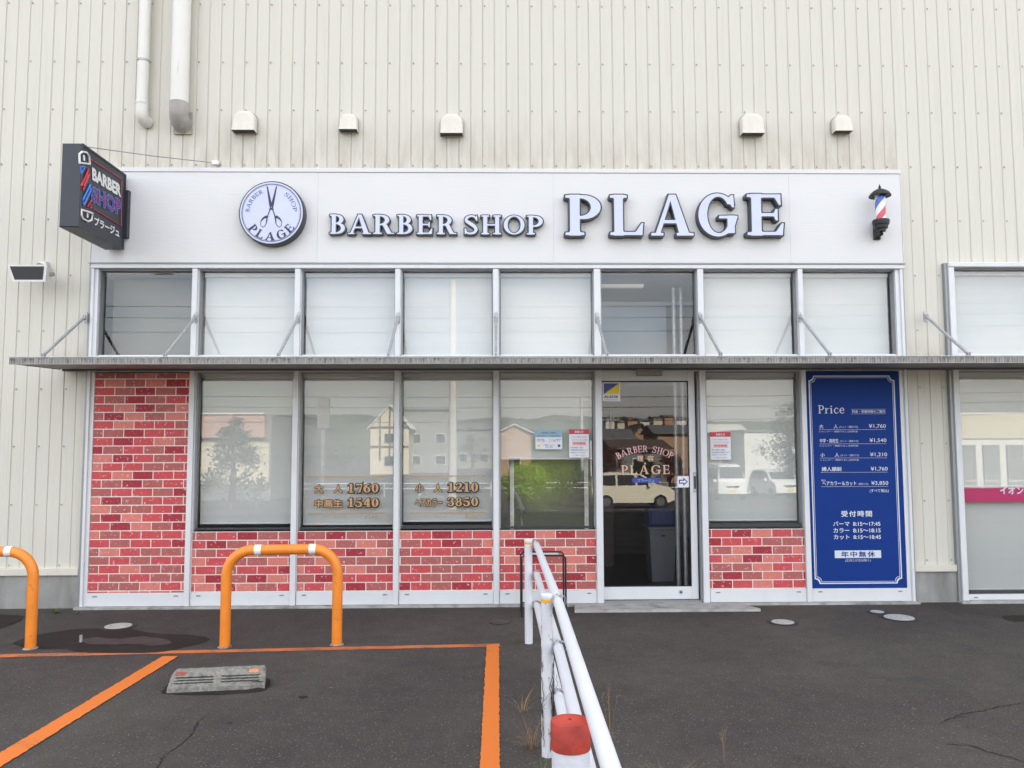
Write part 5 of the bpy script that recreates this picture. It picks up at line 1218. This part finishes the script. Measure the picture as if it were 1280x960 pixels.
sheet('damp_patch', blob([PG(*p) for p in [(1252, 771), (1285, 769.5), (1300, 774), (1268, 777)]], 4, .006), 'damp', .003)
def crack(pix, wd, seed):
    rr = random.Random(seed); pts = [PG(*p) for p in pix]; out = [pts[0]]
    for p, q_ in zip(pts, pts[1:]):
        n = max(3, int((q_-p).length/.02)); 
        for i in range(1, n+1): out.append(p.lerp(q_, i/n)+Vector((rr.gauss(0, .006), rr.gauss(0, .006), 0))*(1 if i < n else 0))
    l_, r_ = [], []
    for i, p in enumerate(out):
        d = (out[min(i+1, len(out)-1)]-out[max(i-1, 0)]).normalized(); s = Vector((-d.y, d.x, 0)); w_ = wd*rr.uniform(.25, 1.2)*min(1, .2+min(i, len(out)-1-i)/6); l_.append(p+s*w_); r_.append(p-s*w_)
    mb = MB(); n = len(out); mb.v = [Vector((p.x, p.y, .0025)) for p in l_]+[Vector((p.x, p.y, .0025)) for p in r_]; mb.f = [(i, n+i, n+i+1, i+1) for i in range(n-1)]; struct('asphalt_crack', mb, 'crack')
crack([(255, 896), (247, 905), (236, 922), (222, 934), (205, 944), (197, 960), (190, 985)], .005, 1)
crack([(1172, 905), (1195, 895), (1225, 889), (1285, 877)], .005, 2)
crack([(1182, 931), (1212, 932), (1240, 941), (1285, 953)], .006, 3)
crack([(1195, 897), (1210, 896)], .008, 4); crack([(1207, 909), (1213, 911)], .006, 6)
def cover(px, py, wpx, label, m='cover', ring=True, fam='pale round drain covers set in the asphalt'):
    c = PG(px, py); r_ = wpx/2*(c.y+CAM_D)/FPX; t = thing('drain_cover', label, 'drain cover', (c.x, c.y, 0), fam)
    obj('lid', MB().lathe((c.x, c.y, .003), [(r_, 0), (r_, .005), (r_-.005, .007), (.001, .008)], 32, False), m, t)
    if ring: obj('ring', MB().lathe((c.x, c.y, .002), [(r_+.034, .0), (r_+.030, .003), (r_+.002, .0035)], 32, False), 'cover_ring', t)
    if r_ > .08:
        for sx_ in (-1, 1): obj('pick_hole', MB().lathe((c.x+sx_*r_*.6, c.y, .0095), [(.008, 0), (.007, .0012)], 10), 'cover_ring', t)
cover(148, 783.3, 31, 'pale oval drain cover beside the damp patch at left')
cover(978.5, 778.3, 27, 'pale drain cover in front of the blue price sign, left of the other two')
cover(1096.5, 765.4, 16, 'smallest pale drain cover close to the sill under the price sign')
cover(1124, 772.6, 35, 'widest pale drain cover right of the blue price sign')
cover(623.5, 778.2, 24, 'dark drain cover in the asphalt left of the first white post', 'cover_dark', False)
sheet('grime_contact_shade', blob([PG(*p) for p in [(205, 867.5), (209, 858), (222, 848), (300, 846), (333, 848), (338, 857), (330, 863), (316, 866), (260, 869)]], 5, .006, 21), 'damp', .0025)  # dark sheet around the wheel stop: grime with its contact shade painted in
sheet('oil_spot', blob([PG(*p) for p in [(374, 871), (384, 870), (384, 872.5), (375, 873)]], 5, .004, 23), 'damp', .0025)
# small marker stub and leaf litter
c = PG(101, 803); mk = thing('marker_stub', 'tiny grey metal stub sticking out of the damp patch', 'marker', (c.x, c.y, 0)); obj('stub', MB().tube([(c.x, c.y, -.02), (c.x, c.y, .055)], .012, 10), 'galv', mk)
c = PG(287, 904); lf = MB(); lf.add([(c.x-.03, c.y, .004), (c.x-.005, c.y-.008, .010), (c.x+.032, c.y+.008, .012), (c.x+.005, c.y+.012, .006)], [(0, 1, 2, 3)]); o = obj('fallen_leaf', lf, 'leaf_red'); tag(o, 'single dry red leaf on the asphalt in front of the wheel stop', 'leaf')

# ------------------------------------------------------------------ weeds
def tuft(c, n, hmin, hmax, spread, m, name, label, seed, cat='weed', seedhead=False, kind=None):
    rr = random.Random(seed); mb = MB(); heads = MB()
    for i in range(n):
        a = rr.uniform(0, 6.28); d = Vector((math.cos(a), math.sin(a), 0)); p = c+d*rr.uniform(0, .035); h = rr.uniform(hmin, hmax); ln_ = rr.uniform(.2, 1)*spread; w_ = rr.uniform(.0012, .0024); s = Vector((-d.y, d.x, 0)); K = 5; o_ = len(mb.v)
        for k in range(K+1):
            t_ = k/K; q_ = p+d*ln_*t_**1.6+Vector((0, 0, h*t_*(1-.25*t_))); ww = w_*(1-t_*.85); mb.v += [q_-s*ww, q_+s*ww]
        for k in range(K): b0 = o_+2*k; mb.f.append((b0, b0+1, b0+3, b0+2))
        if seedhead:
            for k in range(14): q_ = p+d*ln_*(.55+.45*k/14)**1.6+Vector((0, 0, h*(.55+.45*k/14)*.8)); e = Vector((rr.uniform(-.012, .012), rr.uniform(-.01, .01), rr.uniform(0, .015))); heads.add([q_, q_+e+Vector((.002, 0, 0)), q_+e*1.3], [(0, 1, 2)])
    t = thing(name, label, cat, c)
    obj('blades', mb, m, t, kind='stuff')
    if seedhead: obj('seed_heads', heads, 'straw', t, kind='stuff')
tuft(PG(664, 935), 34, .04, .2, .16, 'straw', 'dry_grass', 'straggly dry grass at the foot of the middle guard rail post', 1)
tuft(PG(676, 975), 26, .04, .13, .10, 'leaf_weed', 'green_grass', 'few green blades at the base of the guard rail, left of the red-capped bollard', 2)
tuft(PG(652, 890), 16, .04, .15, .15, 'straw', 'dry_grass', 'thin dry stalks left of the guard rail beside the thick orange line', 3)
tuft(PG(905, 955), 3, .17, .24, .03, 'straw', 'seeding_grass', 'upright brown seed stalk in the asphalt right of the guard rail', 4, seedhead=True)
tuft(PG(764, 925), 4, .18, .36, .05, 'straw', 'seeding_grass', 'slender dry stalks just right of the long white top rail', 5, seedhead=True)
tuft(PG(835, 990), 44, .04, .16, .2, 'straw', 'dry_grass', 'low sprawling dry grass at the bottom edge right of the rail', 6)
tuft(PG(798, 1000), 26, .04, .12, .14, 'straw', 'dry_grass', 'dry grass touching the end of the white top rail', 16)
tuft(PG(905, 1010), 26, .05, .14, .16, 'straw', 'dry_grass', 'dry grass below the upright brown seed stalk', 17)
tuft(PG(69, 767), 60, .03, .08, .08, 'leaf_weed', 'green_weed', 'small green weed at the foot of the concrete plinth at left', 7)
tuft(PG(97, 767.5), 24, .015, .04, .06, 'leaf_weed', 'green_weed', 'tiny weed at the corner of the plinth and the brick bay', 8)
tuft(PG(1262, 762), 14, .01, .03, .08, 'leaf_weed', 'green_weed', 'tiny weed at the sill of the neighbouring shop window', 9)
# loose grit over the near asphalt
rr = random.Random(77); gm_ = MB()
for i in range(1500):
    p = PG(rr.uniform(-60, 1340), 768+(rr.random()**.7)*260); s = rr.uniform(.001, .003); gm_.add([p+Vector((-s, -s, .001)), p+Vector((s, -s*.6, .001)), p+Vector((0, s, .001)), p+Vector((0, 0, s*1.1))], [(0, 1, 3), (1, 2, 3), (2, 0, 3)])
tag(obj('loose_grit', gm_, 'concrete'), 'tiny pale grit scattered over the asphalt', 'grit', kind='stuff')

# ------------------------------------------------------------------ street side, seen mirrored in the glass
def lotz(Ya): return prof(-Ya)
def wheel(par, c, r_, w_=.19):       # axle along y or x
    ax = par['_ax']; v = Vector((0, 1, 0)) if ax == 'y' else Vector((1, 0, 0))
    o = obj('tyre', MB().tube([c-v*w_/2, c+v*w_/2], r_, 20), 'rubber', par); obj('rim', MB().tube([c-v*(w_/2+.004), c+v*(w_/2+.004)], r_*.62, 12), 'chrome', o)
def car(loc, heading, label, m, profile, L_, W_, whl, win, cat='car', front=True, name='parked_car'):
    """profile: side outline (x forward, z); heading rotates about z"""
    t = thing(name, label, cat, loc); c_, s_ = math.cos(heading), math.sin(heading)
    T = lambda x, y, z: Vector((loc[0]+x*c_-y*s_, loc[1]+x*s_+y*c_, loc[2]+z))
    mb = MB(); n = len(profile); hw = W_/2
    def yw(z): return hw*(1-.0 if z < .9 else 1-.16*(z-.9)/.6)
    for s in (-1, -.9, .9, 1):
        for x, z in profile:
            k = .97 if abs(s) == 1 else 1.0
            mb.v.append(T(x*k, s*yw(z), .25+(z-.25)*(k if z > .6 else 1)))
    for q_ in range(3):
        for i in range(n): a, b_ = q_*n+i, q_*n+(i+1) % n; mb.f.append((a, b_, b_+n, a+n))
    mb.f.append(tuple(range(n))[::-1]); mb.f.append(tuple(range(3*n, 4*n)))
    obj('body', mb.smooth(), m, t)
    for s in (-1, 1):
        for poly in win['side']:
            obj('side_window', MB().prism([T(x, s*(yw(z)+.006), z) for x, z in poly], T(0, s*.01, 0)-T(0, 0, 0)), 'car_glass', t)
        for x in whl:
            cc = T(x, s*(hw-.09), .29); v = T(0, 1, 0)-T(0, 0, 0); o = obj('wheel', MB().tube([cc-v*.1, cc+v*.1], .29, 20), 'rubber', t); obj('rim', MB().tube([cc-v*.106, cc+v*.106], .18, 10), 'chrome', o)
        obj('headlight', MB().prism([T(win['hx']+.01, s*(hw-.42), win['hz']-.07), T(win['hx']-.04, s*(hw-.08), win['hz']-.06), T(win['hx']-.08, s*(hw-.06), win['hz']+.10), T(win['hx']-.02, s*(hw-.42), win['hz']+.06)], T(.03, 0, 0)-T(0, 0, 0)), 'head', t)
        obj('side_mirror', MB().box(-.05, .05, -.07, .07, -.05, .06) and MB().prism([T(win['mx'], s*(hw+.02), .95), T(win['mx']+.1, s*(hw+.02), .95), T(win['mx']+.1, s*(hw+.02), 1.08), T(win['mx'], s*(hw+.02), 1.08)], T(0, s*.14, 0)-T(0, 0, 0)), m, t)
    a_, b2 = win['wind']
    obj('windscreen', MB().prism([T(a_[0]+.012, -hw*.84, a_[1]), T(a_[0]+.012, hw*.84, a_[1]), T(b2[0]+.012, hw*.74, b2[1]), T(b2[0]+.012, -hw*.74, b2[1])], T(.012, 0, .006)-T(0, 0, 0)), 'car_glass', t)
    obj('number_plate', MB().prism([T(win['px'], -.17, .42), T(win['px'], .17, .42), T(win['px'], .17, .58), T(win['px'], -.17, .58)], T(.02, 0, 0)-T(0, 0, 0)), 'plate', t)
    obj('grille', MB().prism([T(win['px']-.005, -.32, .66), T(win['px']-.005, .32, .66), T(win['px']-.02, .36, .76), T(win['px']-.02, -.36, .76)], T(.02, 0, 0)-T(0, 0, 0)), 'gasket', t)
hatch = [(-1.75, .3), (-1.80, .75), (-1.72, 1.1), (-1.5, 1.46), (-.9, 1.52), (.1, 1.50), (.45, 1.42), (1.0, 1.02), (1.55, .90), (1.78, .74), (1.80, .35), (1.5, .25), (-1.5, .25)]
hwin = dict(side=[[(-1.45, 1.0), (-.75, 1.0), (-.75, 1.42), (-1.3, 1.40)], [(-.65, 1.0), (.10, 1.0), (.05, 1.42), (-.65, 1.42)], [(.20, 1.0), (.82, 1.02), (.38, 1.38), (.18, 1.41)]], hx=1.66, hz=.78, mx=.62, wind=((.98, 1.04), (.48, 1.40)), px=1.80)
vanp = [(-1.65, .3), (-1.68, 1.0), (-1.60, 1.78), (-1.3, 1.86), (.9, 1.86), (1.15, 1.78), (1.52, 1.08), (1.66, .95), (1.68, .35), (1.4, .25), (-1.4, .25)]
vwin = dict(side=[[(-1.4, 1.1), (-.6, 1.1), (-.6, 1.62), (-1.4, 1.62)], [(-.5, 1.1), (.25, 1.1), (.25, 1.62), (-.5, 1.62)], [(.35, 1.1), (1.30, 1.1), (1.05, 1.62), (.35, 1.62)]], hx=1.60, hz=.82, mx=1.25, wind=((1.48, 1.14), (1.17, 1.72)), px=1.67)
# white hatchback seen side-on in the door: apparent wheel contact (826, 637)
Yc = 26.5; pc = Q(826, 637, Yc)
car((pc.x-1.15, -Yc-.7, lotz(Yc)), 0, 'cream-white hatchback parked side-on across the lot, reflected in the glass door', 'car_white', hatch, 3.6, 1.6, (-1.15, 1.15), hwin)
Yv = 33.7; pv = Q(918, 629, Yv)
car((pv.x, -Yv-1.7, lotz(Yv)), R(90), 'white boxy van parked nose-on, reflected right of the door', 'car_plain', vanp, 3.4, 1.5, (-1.1, 1.1), vwin, 'van', name='parked_van')
pv = Q(985, 630, Yv+1)
car((pv.x, -Yv-2.7, lotz(Yv+1)), R(84), 'small white car parked right of the boxy van, reflected beside the window edge', 'car_plain', hatch, 3.4, 1.6, (-1.1, 1.1), hwin)
def house(px0, px1, py_top, py_eave, Ya, depth, m, roofm, label, gable='front', fl=2, name='house', mwin='car_glass'):
    a = Q(px0, py_eave, Ya); b_ = Q(px1, py_eave, Ya); zt = Q((px0+px1)/2, py_top, Ya).z; ze = a.z; zg = lotz(Ya)-.3; y = a.y; x0, x1 = a.x, b_.x
    t = thing(name, label, 'house', ((x0+x1)/2, y, zg))
    mb = MB(); mb.box(x0, x1, y-depth, y, zg, ze)
    if gable == 'front': mb.prism([(x0, y, ze), (x1, y, ze), ((x0+x1)/2, y, zt)], (0, -depth, 0))
    obj('wall', mb, m, t)
    rf = MB(); th = .16; o_ = .35
    if gable == 'front':
        xm = (x0+x1)/2; sl = (zt-ze)/(xm-x0)
        rf.prism([(x0-o_, y+o_, ze-o_*sl), (xm, y+o_, zt), (xm, y+o_, zt+th), (x0-o_, y+o_, ze-o_*sl+th)], (0, -depth-2*o_, 0)); rf.prism([(x1+o_, y+o_, ze-o_*sl), (x1+o_, y+o_, ze-o_*sl+th), (xm, y+o_, zt+th), (xm, y+o_, zt+.0)], (0, -depth-2*o_, 0))
    else:
        rf.prism([(x0-o_, y+o_, ze-.1), (x0-o_, y-depth/2, zt), (x0-o_, y-depth-o_, ze-.1)], (x1-x0+2*o_, 0, 0))
    obj('roof', rf, roofm, t)
    nw = max(1, int((x1-x0)/2.6))
    for f_ in range(fl):
        z = zg+1.3+f_*2.7
        if z+1.2 > ze: break
        for i in range(nw):
            xc = x0+(x1-x0)*(i+.5)/nw; w_ = obj('window', MB().box(xc-.65, xc+.65, y+.005, y+.06, z-.05, z+1.2), 'wall_white', t); obj('pane', MB().box(xc-.58, xc+.58, y+.061, y+.075, z+.02, z+1.13), mwin, w_)
    return t, (x0, x1, y, ze, zt, zg)
t, (x0, x1, y, ze, zt, zg) = house(463, 511, 507, 533, 88, 8, 'wall_cream', 'wall_white', 'half-timbered gable house with white verges, reflected between the two lettered windows')
xm = (x0+x1)/2
for k in (.25, .5, .75): obj('timber', MB().box(x0+(x1-x0)*k-.09, x0+(x1-x0)*k+.09, y+.01, y+.1, zg+2, ze+ (zt-ze)*(.9 if k == .5 else .45)), 'timber', t)
for z in (ze-.1, ze-2.4): obj('timber', MB().box(x0, x1, y+.015, y+.11, z-.1, z+.1), 'timber', t)
t, (x0, x1, y, ze, zt, zg) = house(505, 566, 511, 511, 93, 9, 'wall_grey', 'roof_grey', 'large dark grey house side next to the half-timbered gable', 'side')
t, (x0, x1, y, ze, zt, zg) = house(337, 372, 515, 518, 62, 10, 'wall_grey', 'roof_grey', 'plain grey building end behind the pink-signed store', 'side')
# store with pink fascia and pale cream wall
Yst = 36; a, b_ = Q(240, 560, Yst), Q(336, 560, Yst); t = thing('roadside_store', 'low store with pink sign band over a cream front, reflected beside the tall brick panel', 'building', ((a.x+b_.x)/2, a.y, lotz(Yst)))
z = lambda py: Q(290, py, Yst).z
obj('wall', MB().box(a.x-4, b_.x+.1, a.y-8, a.y, lotz(Yst)-.3, z(519)), 'wall_grey', t); obj('cream_front', MB().box(a.x-3, b_.x, a.y+.01, a.y+.08, z(606), z(553)), 'wall_cream', t)
obj('sign_band', MB().box(a.x-3, Q(331, 550, Yst).x, a.y+.01, a.y+.25, z(547), z(518)), 'wall_pink', t); obj('roof_edge', MB().box(a.x-3.1, Q(331.5, 550, Yst).x, a.y-.2, a.y+.35, z(518), z(516)), 'wall_white', t)
# sign pylon
q0, q1 = Q(396, 535, 60), Q(411, 497, 60); t = thing('sign_pylon', 'tall grey slab sign seen reflected in the window lettered 1760', 'sign', ((q0.x+q1.x)/2, -60, lotz(60)))
obj('slab', MB().box(q0.x, q1.x, -60.5, -60, q0.z, q1.z), 'wall_grey', t); obj('leg', MB().box((q0.x+q1.x)/2-.15, (q0.x+q1.x)/2+.15, -60.4, -60.1, lotz(60)-.2, q0.z), 'wall_grey', t)
# houses seen in the door and right and left of it
hs = [(622, 664, 531, 541, 75, 'wall_tan', 'roof_pale', 'front', 'pale-roofed gable house reflected behind the pale blue notice'),
      (790, 815, 531, 545, 72, 'wall_tan', 'roof_brown', 'front', 'tan gable house with brown roof in the middle of the door glass'),
      (752, 792, 535, 548, 58, 'wall_tan', 'roof_grey', 'side', 'grey-roofed house at the left side of the door glass'),
      (822, 866, 530, 541, 64, 'wall_tan', 'roof_grey', 'side', 'grey-roofed tan house at the right side of the door glass'),
      (770, 836, 549, 560, 44, 'wall_grey', 'roof_brown', 'side', 'low dark-roofed shed in front of the tan gable house'),
      (884, 935, 529, 540, 66, 'wall_grey', 'roof_pale', 'side', 'low pale-roofed building behind the notice right of the door'),
      (566, 618, 527, 536, 110, 'wall_grey', 'roof_grey', 'side', 'distant grey house right of the pale utility pole'),
      (738, 760, 538, 548, 80, 'wall_white', 'roof_brown', 'front', 'small white gable house hidden behind the left door stile')]
for px0, px1, pt, pe, Ya, m, rm, gb, lab in hs: house(px0, px1, pt, pe, Ya, 7, m, rm, lab, gb, 1)
for i, (px0, px1, py) in enumerate([(757, 768, 522), (772, 781, 524), (785, 797, 521), (800, 812, 523), (817, 828, 520), (831, 842, 518), (846, 858, 521), (768, 778, 529), (812, 822, 528), (1205, 1224, 522), (1232, 1252, 520)]):
    house(px0, px1, py, py+2.5, 150+i*6, 7, ['wall_white', 'wall_cream', 'wall_tan'][i % 3], ['roof_brown', 'roof_grey'][i % 2], 'far house number %s from the left on the low skyline' % ['one', 'two', 'three', 'four', 'five', 'six', 'seven', 'eight', 'nine', 'ten', 'eleven'][i], 'side', 1)
a, b_ = Q(932, 585, 42), Q(957, 540, 42); t = thing('white_annex', 'plain white building end behind the boxy van', 'building', ((a.x+b_.x)/2, -42, lotz(42))); obj('wall', MB().box(a.x, b_.x+2, -47, -42, lotz(42)-.2, b_.z), 'wall_white', t); obj('roof_cap', MB().box(a.x-.1, b_.x+2.1, -47.1, -41.9, b_.z, b_.z+.15), 'roof_grey', t)
a, b_ = Q(1195, 560, 50), Q(1400, 515, 50); t = thing('pale_warehouse', 'long pale warehouse reflected in the neighbouring shop window', 'building', ((a.x+b_.x)/2, -50, lotz(50)))
obj('wall', MB().box(a.x, b_.x, -62, -50, lotz(50)-.2, b_.z), 'wall_white', t); obj('band', MB().box(a.x, b_.x, -50+.002, -49.9, Q(1300, 548, 50).z, b_.z-.2), 'wall_cream', t)
for i in range(7): xx = a.x+(b_.x-a.x)*(i+.5)/7; obj('door_panel', MB().box(xx-.6, xx+.6, -49.99, -49.9, lotz(50), Q(1300, 556, 50).z), 'wall_grey', t)
# trees
LEAFM = {}
def tree(px, py_top, wpx, Ya, m, label, shape='round', seed=1, name='tree', base_py=None, n=2600):
    top = Q(px, py_top, Ya); zg = lotz(Ya); r_ = wpx/2*(Ya+CAM_D)/FPX; H = top.z-zg; rr = random.Random(seed); c0 = Vector((top.x, -Ya, zg))
    t = thing(name, label, 'tree', c0)
    tk = MB(); tk.tube([c0, c0+Vector((.05*r_, 0, H*.35)), c0+Vector((0, .04*r_, H*.8))], [r_*.09+.04, r_*.06+.03, .02], 8)
    for k in range(6): a = k*1.1; z0 = H*(.28+.09*k); tk.tube([c0+Vector((0, 0, z0)), c0+Vector((math.cos(a)*r_*.6, math.sin(a)*r_*.6, z0+H*.14))], [r_*.035+.02, .012], 5)
    obj('trunk', tk, 'bark', t)
    mb = MB(); clumps = []
    for i in range(34):
        if shape == 'cone': v = rr.random(); z = H*(.12+.86*v); rad = r_*(1-v)**.75; a = rr.uniform(0, 6.28); q_ = rad*rr.uniform(.4, 1); clumps.append((Vector((math.cos(a)*q_, math.sin(a)*q_, z)), r_*(.16+.2*(1-v))))
        else:
            while True:
                p = Vector((rr.uniform(-1, 1), rr.uniform(-1, 1), rr.uniform(-1, 1)))
                if p.length < 1: break
            clumps.append((Vector((p.x*r_*.85, p.y*r_*.85, H*.60+p.z*H*.36)), r_*rr.uniform(.18, .36)))
    for i in range(n):
        c, cr_ = rr.choice(clumps); p = c0+c+Vector((rr.gauss(0, .5), rr.gauss(0, .5), rr.gauss(0, .42)))*cr_
        p.z = max(p.z, zg+.05); s = r_*.045+.03; e1 = Vector((rr.uniform(-1, 1), rr.uniform(-1, 1), rr.uniform(-1, 1))).normalized()*s; e2 = Vector((rr.uniform(-1, 1), rr.uniform(-1, 1), rr.uniform(-1, 1))).normalized()*s
        mb.add([p-e1*.5, p+e2*.6, p+e1, p-e2*.6], [(0, 1, 2, 3)])
    obj('crown', mb, m, t)
tree(290, 521, 96, 27, 'leaf_grey', 'conical grey-green tree in front of the pink-signed store', 'cone', 1)
tree(985, 503, 74, 36, 'leaf_grey', 'broad leafy tree above the small white car', 'round', 2)
tree(803, 562, 34, 32, 'leaf_dark', 'dark green bush behind the cream-white hatchback', 'round', 3, 'bush', n=1500); tree(765, 556, 40, 33, 'leaf_red', 'dark red bush at the left of the hatchback', 'round', 4, 'bush', n=1500); tree(836, 560, 40, 34, 'leaf_red', 'dark red bush at the right of the hatchback', 'round', 5, 'bush', n=1500)
tree(655, 572, 62, 24, 'leaf_bright', 'sunlit yellow-green bush reflected under the half-drawn blind', 'round', 6, 'bush', n=2200); tree(702, 566, 50, 30, 'leaf_dark', 'dark green bush right of the yellow-green one', 'round', 7, 'bush', n=1500)
tree(392, 548, 42, 40, 'leaf_grey', 'grey-green shrub under the slab sign', 'round', 8, 'bush', n=1200); tree(430, 545, 46, 46, 'leaf_dark', 'dark shrub left of the half-timbered house', 'round', 9, 'bush', n=1200)
tree(590, 528, 40, 70, 'leaf_dark', 'dark round tree right of the pale utility pole', 'round', 10, n=1200)
# wooded ridge and hills
def ridge(name, Ya, pts, m, base=-2.5, seed=1, dpt=40):
    rr = random.Random(seed); mb = MB(); P0 = []
    for (p0, t0_), (p1, t1_) in zip(pts, pts[1:]):
        n = max(2, int((p1-p0)/6))
        for i in range(n): P0.append((p0+(p1-p0)*i/n, t0_+(t1_-t0_)*i/n+rr.uniform(-1.6, 1.2)))
    for px, py in P0: q_ = Q(px, py, Ya); mb.v += [Vector((q_.x, q_.y+14, base)), Vector((q_.x, q_.y+5, base+(q_.z-base)*.7)), Vector((q_.x, q_.y, q_.z)), Vector((q_.x, q_.y-dpt, base))]
    mb.f = [(4*i+j, 4*i+j+1, 4*i+j+5, 4*i+j+4) for i in range(len(P0)-1) for j in range(3)]
    return struct(name, mb, m)
ridge('wooded_hill', 260, [(-700, 530), (0, 532), (200, 530), (380, 524), (430, 517), (480, 521), (560, 526), (620, 521), (660, 524), (700, 518), (735, 521), (760, 527), (870, 528), (940, 527), (1100, 523), (1300, 527), (2000, 530)], 'wood_far')
ridge('distant_hill', 620, [(-700, 536), (300, 528), (600, 533), (760, 521), (860, 526), (1000, 531), (1400, 525), (2000, 532)], 'wood_far', seed=4)
# utility poles and wires
def upole(px, py_top, Ya, r_, label, arms=True, m='pole_conc'):
    q_ = Q(px, py_top, Ya); zg = lotz(Ya)-.2; t = thing('utility_pole', label, 'utility pole', (q_.x, -Ya, zg)); obj('pole', MB().tube([(q_.x, -Ya, zg), (q_.x, -Ya, q_.z)], [r_*1.3, r_], 12).smooth(), m, t)
    if arms:
        for dz in (.3, 1.0):
            o = obj('crossarm', MB().box(q_.x-.9, q_.x+.9, -Ya-.12, -Ya+.0, q_.z-dz-.05, q_.z-dz+.05), 'galv', t)
            for dx in (-.8, -.3, .3, .8): obj('insulator', MB().tube([(q_.x+dx, -Ya-.06, q_.z-dz+.05), (q_.x+dx, -Ya-.06, q_.z-dz+.2)], .045, 6), 'wall_white', o)
    return q_
upole(566, 350, 26, .14, 'thick pale utility pole reflected in the window lettered 1210', arms=False)
upole(727, 496, 52, .12, 'utility pole with crossarms reflected just left of the door'); upole(763, 512, 70, .10, 'thin far utility pole at the left of the door glass'); upole(1150, 380, 30, .14, 'pale utility pole reflected behind the cream pillar'); upole(60, 380, 30, .14, 'pale utility pole standing off to the left across the lot')
def wire(pa, pb, Ya, sag, label):
    a, b_ = Q(pa[0], pa[1], Ya), Q(pb[0], pb[1], Ya+4); pts = []
    for i in range(25): u = i/24; p = a.lerp(b_, u); p.z -= sag*4*u*(1-u); pts.append(p)
    o = obj('overhead_wire', MB().tube(pts, .015, 5), 'wire'); tag(o, label, 'wire', 'overhead wires along the road opposite the shop')
for i, (pa, pb, lab) in enumerate([((-300, 378), (1600, 372), 'topmost'), ((-300, 392), (1600, 384), 'second from the top'), ((-300, 410), (1600, 398), 'third from the top'), ((-300, 487), (1600, 482), 'third from the bottom'), ((-300, 500), (1600, 493), 'second from the bottom'), ((-300, 520), (1600, 506), 'lowest')]):
    wire(pa, pb, 27+i*.4, .3+.05*i, 'thin black overhead wire, %s of the six strung along the road' % lab)
# roadside fence and kerb line across the lot
t = thing('roadside_fence', 'white pipe fence along the far side of the lot', 'fence', (0, -40, lotz(40)))
for i in range(34): x = -34+i*2.1; obj('post', MB().tube([(x, -40, lotz(40)-.1), (x, -40, lotz(40)+.8)], .035, 6), 'white_paint', t)
for dz in (.45, .75): obj('rail', MB().tube([(-34, -40, lotz(40)+dz), (36, -40, lotz(40)+dz)], .03, 6), 'white_paint', t)
for j, x in enumerate([-14, -11.4, -8.8, -6.2, -3.6, -1, 1.6, 4.2, 6.8, 9.4, 12]):
    mb = MB(); mb.v = [Vector((x, -15, prof(-15)+.01)), Vector((x+.12, -15, prof(-15)+.01)), Vector((x+.12, -20, prof(-20)+.01)), Vector((x, -20, prof(-20)+.01))]; mb.f = [(0, 3, 2, 1)]; struct('bay_line', mb, 'wall_white')
